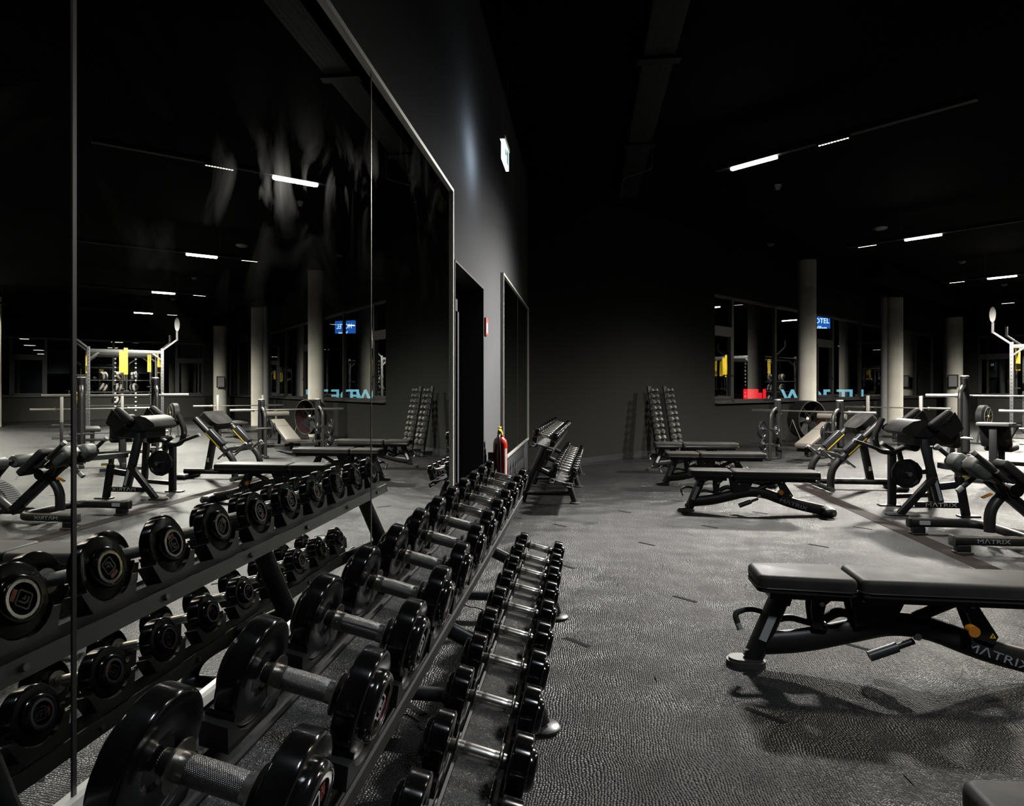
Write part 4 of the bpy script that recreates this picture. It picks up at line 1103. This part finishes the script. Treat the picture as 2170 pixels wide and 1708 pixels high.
# ================================================================== OLYMPIC BENCHES WITH BARBELLS
AN = math.atan2(N.y, N.x)
def barbell(center, z, label):
    t = thing('barbell', label, 'barbell', (center[0], center[1], z), (0, 0, AN), group='olympic barbells on the press benches')
    q = MB(); q.tube([(-0.66, 0, 0), (0.66, 0, 0)], 0.014, 14); q.build('shaft', 'bar_steel', t)
    for sx in (-1, 1):
        q = MB(); q.tube([(sx * 0.66, 0, 0), (sx * 0.69, 0, 0)], 0.036, 18); q.build('collar', 'bar_steel', t)
        q = MB(); q.tube([(sx * 0.69, 0, 0), (sx * 1.10, 0, 0)], 0.0255, 18); q.build('sleeve', 'bar_steel', t)
    return t
def olympic(center, label, kind, bz, ph, post_mt):
    M = Matrix.Translation((center[0], center[1], 0)) @ Matrix.Rotation(AN, 4, 'Z')
    t = thing('press_bench', label, 'weight bench', (center[0], center[1], 0), (0, 0, AN), group='olympic press benches')
    for sx in (-1, 1):
        x = sx * 0.55
        if post_mt == 'frame_black':
            tubes(t, 'upright', post_mt, [(x, 0.06, 0.03), (x, 0.0, ph)], 0.042, seg=18, oval=1.45, up=(1, 0, 0))
            tubes(t, 'upright_cap', 'rig_silver', [(x, 0.0, ph), (x, -0.001, ph + 0.014)], [0.043, 0.036], seg=18, oval=1.45, up=(1, 0, 0))
            tubes(t, 'rear_post', post_mt, [(x, -0.06, ph - 0.20), (x, -0.065, ph - 0.03)], 0.036, seg=16)
            tubes(t, 'storage_tube', 'frame_tube', [(x, -0.02, ph - 0.13), (x, -0.28, ph - 0.22), (x, -0.30, 0.02)], 0.033, seg=14, fillet=0.16)
        else:
            bars(t, 'upright', post_mt, (x, 0.02, 0.02), (x, 0.0, ph), 0.075, 0.06, up=(1, 0, 0))
            q = MB()
            for k in range(12): q.box((x, 0.018 - k * 0.0015 + 0.0305 * -1, 0.25 + k * 0.075), (0.016, 0.012, 0.02))
            o = q.build('peg_hole', 'hole_black', t); o['kind'] = 'stuff'
            bars(t, 'storage_tube', 'frame_black', (x, -0.30, 0.02), (x, -0.30, 0.62), 0.06, 0.06, up=(1, 0, 0))
        bars(t, 'hook', 'plastic_black', (x, 0.03, bz - 0.035), (x, 0.15, bz - 0.035), 0.04, 0.03)
        bars(t, 'hook_lip', 'plastic_black', (x, 0.145, bz - 0.04), (x, 0.15, bz + 0.02), 0.04, 0.02, up=(0, 1, 0))
        bars(t, 'side_foot', 'frame_black', (x, -0.42, 0.025), (x, 0.20, 0.025), 0.08, 0.05)
        for z in (0.28, 0.56):
            tubes(t, 'plate_peg', 'chrome', [(x - 0.17, -0.30, z), (x + 0.17, -0.30, z)], 0.024, seg=14)
    bars(t, 'cross_tube', 'frame_tube', (-0.55, 0.0, 0.20), (0.55, 0.0, 0.20), 0.05, 0.06)
    bars(t, 'spine', 'frame_tube', (0, 0.0, 0.12), (0, 1.15 if kind != 'press' else -1.15, 0.08), 0.06, 0.08)
    if kind == 'decline':
        d_ = Vector((0, 1.20, 0.36)); a0 = Vector((0, -0.22, 0.29))
        q = MB(); q.bar(a0, a0 + d_, 0.29, 0.075, (0, 0, 1), 0.025); q.build('bench_pad', 'vinyl_taupe', t)
        bars(t, 'pad_column', 'frame_black', (0, -0.02, 0.10), (0, -0.02, 0.30), 0.07, 0.07, up=(0, 1, 0))
        bars(t, 'pad_column', 'frame_black', (0, 0.90, 0.08), (0, 0.80, 0.56), 0.06, 0.06, up=(0, 1, 0))
        for z in (0.78, 0.50):
            tubes(t, 'leg_roller', 'vinyl_taupe', [(-0.26, 1.10, z), (0.26, 1.10, z)], 0.055, seg=20)
        bars(t, 'roller_post', 'frame_black', (0, 1.02, 0.40), (0, 1.12, 0.86), 0.05, 0.05, up=(0, 1, 0))
    elif kind == 'flat':
        rb(t, 'bench_pad', 'vinyl', (0, 0.38, 0.42), (0.30, 1.15, 0.075), 0.025)
        bars(t, 'pad_column', 'frame_black', (0, 0.05, 0.10), (0, 0.05, 0.40), 0.07, 0.07, up=(0, 1, 0))
        bars(t, 'pad_column', 'rig_silver', (0, 0.85, 0.02), (0, 0.85, 0.40), 0.06, 0.06, up=(0, 1, 0))
        rb(t, 'front_foot', 'foot_rubber', (0, 0.95, 0.02), (0.40, 0.10, 0.04), 0.015)
    else:
        q = MB(); q.bar((0, -0.80, 0.50), (0, -0.98, 0.82), 0.36, 0.085, (0, 1, 0), 0.03); q.build('backrest', 'vinyl', t)
        q = MB(); q.bar((-0.19, -1.0, 0.815), (0.19, -1.0, 0.815), 0.20, 0.05, (0, 0, 1), 0.02); q.build('head_rest', 'vinyl_grey', t)
        rb(t, 'seat', 'vinyl', (0, -0.50, 0.46), (0.34, 0.45, 0.08), 0.03)
        bars(t, 'back_post', 'frame_black', (0, -1.02, 0.05), (0, -1.0, 0.78), 0.09, 0.09, up=(1, 0, 0))
        bars(t, 'back_foot', 'frame_black', (-0.32, -1.05, 0.025), (0.32, -1.05, 0.025), 0.08, 0.05)
        bars(t, 'seat_column', 'frame_black', (0, -0.5, 0.08), (0, -0.5, 0.42), 0.07, 0.07, up=(0, 1, 0))
    return M
CB2, CB1, CB3, CB4 = (4.88, 12.05), (7.17, 10.30), (7.99, 15.70), (9.76, 12.80)
def bar_at(c, M): 
    p = M @ Vector((0, 0.105, 0)); return (p.x, p.y)
M2 = olympic(CB2, 'decline press bench with taupe pad between two black posts hung with weight plates', 'decline', 0.875, 1.10, 'frame_black')
barbell(bar_at(CB2, M2), 0.90, 'bare steel barbell on the decline press bench before the nearest pillar')
M1 = olympic(CB1, 'shoulder press bench with the tallest black posts, beyond the arm curl machine', 'press', 1.175, 1.50, 'frame_black')
barbell(bar_at(CB1, M1), 1.20, 'highest bare steel barbell, on the tall-posted shoulder press bench')
M3 = olympic(CB3, 'flat press bench with silver posts standing nearest the window wall', 'flat', 0.85, 1.15, 'rig_silver')
barbell(bar_at(CB3, M3), 0.875, 'bare steel barbell on the silver-posted bench nearest the window wall')
M4 = olympic(CB4, 'flat press bench with silver posts beside the power rig', 'flat', 0.85, 1.20, 'rig_silver')
barbell(bar_at(CB4, M4), 0.875, 'bare steel barbell on the silver-posted bench beside the power rig')
for Mx, nm, items in ((M2, 'decline press bench', [(-0.70, 0.56, 0.17, 0.05, 'large plate outside the post farther from the viewer'), (-0.44, 0.56, 0.085, 0.03, 'tiny plate inside the post farther from the viewer'),
                                      (-0.68, 0.28, 0.115, 0.05, 'low plate outside the post farther from the viewer'),
                                      (0.40, 0.56, 0.11, 0.035, 'medium plate inside the post nearer the viewer'), (0.47, 0.56, 0.185, 0.03, 'large twelve-sided plate on the post nearer the viewer')]),
                      (M1, 'shoulder press bench', [(-0.66, 0.28, 0.17, 0.04, 'low plate outside the post on its mirror side'), (0.66, 0.28, 0.17, 0.04, 'low plate on the post away from the mirror')]),
                      (M3, 'silver-posted bench by the windows', [(-0.66, 0.28, 0.17, 0.04, 'low plate outside the first post'), (0.66, 0.56, 0.17, 0.04, 'upper plate outside the second post')])):
    for (x, z, r, th, lab) in items:
        p = Mx @ Vector((x, -0.30, z - 0.002))
        plate(p, r, th, AN, 'black iron %s of the %s' % (lab, nm), 'weight plates')

# ================================================================== DRUM FAN
t = thing('drum_fan', 'large black drum fan on a stand beside the nearest pillar', 'fan', (6.02, 15.55, 0), (0, 0, R(-60)))
# local +x is the blowing direction
q = MB(); rr = 0.43
q.lathe([(rr, -0.16), (rr + 0.012, -0.16), (rr + 0.012, 0.16), (rr, 0.16), (rr, -0.16)], 40, Matrix.Translation((0, 0, 0.60))); q.build('drum', 'plastic_black', t)
q = MB(); q.lathe([(rr - 0.004, -0.155), (rr - 0.004, 0.155)], 40, Matrix.Translation((0, 0, 0.60))); q.f = [f for f in q.f if len(f) == 4]; q.build('inner_lining', 'fan_inner', t)
for xx in (-0.165, 0.165):
    q = MB()
    ring = [(xx, rr * math.cos(a), 0.60 + rr * math.sin(a)) for a in [2 * PI * k / 40 for k in range(41)]]
    q.tube(ring, 0.010, 8, cap=False); q.build('rim', 'steel', t)
for k in range(5):
    a = 2 * PI * k / 5 + 0.3
    Mb = Matrix.Translation((0.0, 0, 0.60)) @ Matrix.Rotation(a, 4, 'X') @ Matrix.Rotation(R(32), 4, 'Z')
    q = MB(); q.prism([(-0.04, 0.06), (0.04, 0.06), (0.10, 0.36), (0.05, 0.39), (-0.10, 0.36)], 0.006, Mb @ Matrix(((0, 0, 1, 0), (1, 0, 0, 0), (0, 1, 0, 0), (0, 0, 0, 1)))); q.build('blade', 'rack_steel', t)
q = MB(); q.lathe([(0.001, -0.08), (0.07, -0.08), (0.075, 0.05), (0.04, 0.09), (0.001, 0.09)], 24, Matrix.Translation((0, 0, 0.60))); q.build('hub', 'steel', t)
for k in range(4):
    a = PI / 4 + k * PI / 2
    tubes(t, 'guard_spoke', 'chrome', [(0.15, 0.06 * math.cos(a), 0.60 + 0.06 * math.sin(a)), (0.15, rr * math.cos(a), 0.60 + rr * math.sin(a))], 0.004, seg=8)
for sy in (-1, 1):
    tubes(t, 'stand', 'steel', [(0.0, sy * 0.46, 0.60), (-0.24, sy * 0.40, 0.02), (0.26, sy * 0.40, 0.02), (0.0, sy * 0.46, 0.60)], 0.013, seg=8, fillet=0.03)
tubes(t, 'stand_axle', 'steel', [(0.24, -0.40, 0.02), (0.24, 0.40, 0.02)], 0.013, seg=8)

# ================================================================== ROWER
t = thing('rowing_machine', 'black rowing machine with a big flywheel standing before the end wall', 'rowing machine', (10.35, 16.45, 0), (0, 0, R(-52)))
q = MB(); q.lathe([(0.001, -0.09), (0.20, -0.10), (0.265, -0.06), (0.265, 0.06), (0.20, 0.10), (0.001, 0.09)], 36, Matrix.Translation((0, 0, 0.66))); q.build('flywheel_housing', 'plastic_black', t)
q = MB(); q.lathe([(0.19, 0.101), (0.205, 0.112), (0.22, 0.101)], 36, Matrix.Translation((0, 0, 0.66)), False); q.build('vent_ring', 'rig_steel', t)
for k in range(6):
    a = k * PI / 3
    tubes(t, 'vent_spoke', 'rig_steel', [(0.104, 0.03 * math.cos(a), 0.66 + 0.03 * math.sin(a)), (0.108, 0.19 * math.cos(a), 0.66 + 0.19 * math.sin(a))], 0.006, seg=6)
tubes(t, 'hub_cap', 'yellow', [(0.10, 0, 0.66), (0.115, 0, 0.66)], 0.03, seg=16)
for sy in (-1, 1):
    tubes(t, 'front_leg', 'frame_black', [(0, sy * 0.16, 0.60), (sy * 0.02, sy * 0.26, 0.03)], 0.015, seg=10)
tubes(t, 'foot_bar', 'frame_black', [(-0.30, -0.27, 0.025), (0.30, -0.27, 0.025)], 0.02, seg=10)
bars(t, 'slide_rail', 'rig_steel', (0, 0.2, 0.42), (0, 2.0, 0.36), 0.05, 0.07)
tubes(t, 'rear_leg', 'frame_black', [(0, 1.9, 0.36), (-0.2, 2.0, 0.02)], 0.018, seg=10); tubes(t, 'rear_leg', 'frame_black', [(0, 1.9, 0.36), (0.2, 2.0, 0.02)], 0.018, seg=10)
rb(t, 'seat', 'plastic_black', (0, 1.3, 0.44), (0.30, 0.24, 0.05), 0.02)

# ================================================================== POWER RIG
RG = (12.75, 19.35)
t = thing('power_rig', 'tall grey perforated power rig with slanted outrigger arms', 'power rig', (RG[0], RG[1], 0), (0, 0, AN))
PH = 2.62
posts = [(0, 0), (2.0, 0), (0, 1.8), (2.0, 1.8), (0, 3.6), (2.0, 3.6)]
for k, (x, y) in enumerate(posts):
    p_ = bars(t, 'post', 'rig_steel', (x, y, 0.01), (x, y, PH), 0.085, 0.085, up=(1, 0, 0))
    q = MB()
    for j in range(24): q.box((x, y - 0.0430, 0.12 + j * 0.104), (0.026, 0.002, 0.026)); q.box((x - 0.0430, y, 0.12 + j * 0.104), (0.002, 0.026, 0.026))
    o = q.build('peg_hole', 'hole_black', p_); o['kind'] = 'stuff'
    bars(t, 'foot_plate', 'rig_steel', (x - 0.1, y, 0.006), (x + 0.1, y, 0.006), 0.2, 0.012, bev=0.002)
for y in (0, 1.8, 3.6):
    bars(t, 'top_beam', 'rig_steel', (0, y, PH - 0.12), (2.0, y, PH - 0.12), 0.07, 0.10)
    for x, sx in ((0.04, 1), (1.96, -1)):
        bars(t, 'gusset', 'rig_steel', (x, y, PH - 0.36), (x + sx * 0.24, y, PH - 0.16), 0.05, 0.05)
for x in (0, 2.0):
    for a in (0, 1.8): bars(t, 'side_beam', 'rig_steel', (x, a, PH - 0.12), (x, a + 1.8, PH - 0.12), 0.07, 0.10)
for (x, y, sx) in ((0, 0, -1), (2.0, 0, 1), (2.0, 1.8, 1), (0, 1.8, -1)):
    bars(t, 'outrigger_arm', 'rig_steel', (x, y, PH - 0.06), (x + sx * 0.42, y - 0.05, PH + 0.30), 0.055, 0.055)
    bars(t, 'outrigger_tip', 'rig_steel', (x + sx * 0.42, y - 0.05, PH + 0.28), (x + sx * 0.42, y - 0.05, PH + 0.58), 0.06, 0.06, up=(1, 0, 0))
q = MB(); q.prism([(0.075 * math.cos(a), 0.22 * math.sin(a)) for a in [2 * PI * k / 24 for k in range(24)]], 0.03, Matrix.Translation((-0.42, -0.09, PH + 0.80)) @ Matrix(((1, 0, 0, 0), (0, 0, 1, 0), (0, 1, 0, 0), (0, 0, 0, 1)))); q.build('target_paddle', 'label_white', t)
for z in (1.62, 1.20, 0.72):
    bars(t, 'storage_shelf', 'rig_steel', (0.0, 3.6, z), (2.0, 3.6, z), 0.30, 0.03)
for (x, y, z) in ((2.0, 0.0, 1.74), (2.0, 0.0, 1.38), (2.0, 0.0, 1.02), (2.0, 0.0, 0.58), (2.0, 1.8, 1.02)):
    tubes(t, 'plate_peg', 'chrome', [(x + 0.03, y, z), (x + 0.42, y, z)], 0.025, seg=12)
MR = Matrix.Translation((RG[0], RG[1], 0)) @ Matrix.Rotation(AN, 4, 'Z')
def rp(x, y, z): return MR @ Vector((x, y, z))
for (x, y, z, r, th, mt_, lab) in ((2.16, 0, 1.02, 0.21, 0.09, 'yellow', 'thick yellow bumper plate on a peg of the power rig'), (2.27, 0, 1.02, 0.21, 0.09, 'yellow', 'outer yellow bumper plate on the same power rig peg'),
                                 (2.20, 0, 0.58, 0.21, 0.16, 'plate_blue', 'thick blue bumper plate low on the power rig')):
    plate(rp(x, y, z), r, th, AN, lab, 'coloured bumper plates on the rig', mt_)
for k, (x, y, L, z1) in enumerate(((1.02, -0.02, 0.78, PH - 0.07), (1.14, 0.0, 0.62, PH - 0.17), (0.22, 1.80, 0.55, PH - 0.17), (2.0, 0.9, 0.62, PH - 0.17), (0.0, 0.9, 0.6, PH - 0.17), (2.0, 1.3, 0.62, PH - 0.17))):
    labs = ['longer yellow strap loop on the front beam of the power rig', 'shorter yellow strap loop on the front beam of the power rig', 'yellow strap loop on the middle beam of the power rig',
            'yellow strap loop on the side beam away from the mirror', 'yellow strap loop on the side beam towards the mirror', 'second yellow strap loop on the side beam away from the mirror']
    o = thing('suspension_strap', labs[k], 'strap', rp(x, y, z1), (0, 0, AN), 'yellow suspension straps on the rig')
    q = MB(); q.bar((-0.03, -0.046, 0.05), (-0.03, -0.046, -L), 0.05, 0.012, up=(0, 1, 0)); q.bar((0.03, -0.046, 0.05), (0.03, -0.046, -L), 0.05, 0.012, up=(0, 1, 0)); q.bar((0, -0.046, 0.045), (0, 0.046, 0.055), 0.1, 0.012); q.build('yellow_webbing', 'yellow', o)
    q = MB(); q.bar((-0.03, -0.046, -L), (-0.03, -0.046, -L - 0.5), 0.03, 0.012, up=(0, 1, 0)); q.build('black_webbing', 'plastic_black', o)
    q = MB(); q.tube([(-0.08, -0.046, -L - 0.52), (0.06, -0.046, -L - 0.52)], 0.018, 10); q.build('grip', 'grip_rubber', o)
ball_labs = ['black and white medicine ball on the rig top shelf, first from the strap side', 'black and white medicine ball on the rig top shelf, second', 'black and white medicine ball on the rig top shelf, third',
             'medicine ball on the rig middle shelf, first from the strap side', 'medicine ball on the rig middle shelf, second', 'medicine ball on the rig middle shelf, third', 'medicine ball alone on the rig low shelf']
for k, (x, z) in enumerate(((0.55, 1.635), (1.05, 1.635), (1.5, 1.635), (0.55, 1.215), (1.05, 1.215), (1.5, 1.215), (1.1, 0.735))):
    r_ = 0.155
    o = thing('medicine_ball', ball_labs[k], 'ball', rp(x, 3.6, z + r_), (random.uniform(-.5, .5), random.uniform(-.5, .5), AN + random.uniform(-.6, .6)), 'medicine balls on the rig shelves')
    q = MB(); q.lathe([(r_ * math.sin(a), -r_ * math.cos(a)) for a in [PI * j / 14 for j in range(15)]], 24); q.build('shell', 'ball_black', o)
    for sg in (-1, 1):
        q = MB(); q.lathe([((r_ + 0.002) * math.cos(a), (r_ + 0.002) * math.sin(a)) for a in [R(12 + 6 * j) * sg for j in range(5)]], 24); q.f = [f for f in q.f if len(f) == 4]; q.build('white_band', 'ball_white', o)
for k, (x, lab) in enumerate(((0.62, 'beaded rope hanging inside the power rig, first from the strap side'), (1.22, 'beaded rope hanging inside the power rig beside the straps'))):
    o = thing('hanging_rope', lab, 'rope', rp(x, 1.8, PH - 0.17), (0, 0, AN), 'beaded ropes in the rig')
    q = MB(); q.tube([(0, 0, 0), (0, 0, -2.0)], 0.014, 8); q.build('rope', 'plastic_black', o)
    q = MB()
    for j in range(13): q.tube([(0, 0, -0.1 - j * 0.145), (0, 0, -0.14 - j * 0.145)], [0.03, 0.03], 10)
    b_ = q.build('bead', 'ball_white', o); b_['kind'] = 'stuff'

# ================================================================== OUTSIDE, BEHIND THE WINDOWS
def along(u, v, d):
    X = (u - 1085) / 1355; Z = -(v - 825) / 1355
    ca, sa = math.cos(YAW), math.sin(YAW)
    return Vector((0.9 + (ca * X - sa) * d, (sa * X + ca) * d, 1.3 + Z * d))
# street facade carrying the lit letters
FD = 33.0
g = MB(); g.box((17.0, 41.0, 2.0), (16.0, 0.4, 6.0)); f_ = g.build('street_facade', 'facade_dark'); tag(f_, 'dark building front across the street behind the windows', 'building')
t = thing('letter_sign', 'pale blue illuminated letters on the dark facade across the street', 'sign', (0, 40.79, 0))
for ch, u in (('W', 1680), ('E', 1705), ('D', 1726), ('E', 1755), ('T', 1788), ('U', 1816)):
    X = (u - 1085) / 1355; ca, sa = math.cos(YAW), math.sin(YAW)
    s_ = 40.72 / (sa * X + ca)
    put('letter', text_mesh(ch, 1.15, 'letter_blue', 0.02, 1.1, bold=0.02), t, (0.9 + (ca * X - sa) * s_, 0.0, 0.83), (PI / 2, 0, 0))
t = thing('red_sign', 'small red illuminated sign box on the dark facade across the street', 'sign', (11.15, 40.745, 0.62))
q = MB(); q.box((-0.12, 0, 0.27), (0.86, 0.1, 0.85)); q.box((0.42, 0, 0.16), (0.22, 0.1, 0.62)); q.build('sign_face', 'letter_red', t)
q = MB(); q.box((0.68, 0, 0.27), (0.16, 0.1, 0.85)); q.build('sign_strip', 'letter_red', t)
t = thing('hotel_sign', 'blue illuminated hotel sign seen through the window beyond the pillar', 'sign', along(1737, 686, 42.5), (0, 0, R(14)))
q = MB(); q.rbox((0, 0.10, 0), (1.66, 0.2, 1.2), 0.03, 2); hb = q.build('sign_box', 'hotel_blue', t)
put('lettering', text_mesh('HOTEL', 0.47, 'hotel_white', 0.006, 0.9), hb, (0.02, -0.008, 0.18), (PI / 2, 0, 0))
put('lettering', text_mesh('Village', 0.34, 'hotel_white', 0.006, 0.9), hb, (0.12, -0.008, -0.28), (PI / 2, 0, 0))
bars(t, 'sign_pole', 'facade_dark', (0, 0.12, -6.5), (0, 0.12, -0.6), 0.14, 0.14, up=(1, 0, 0))
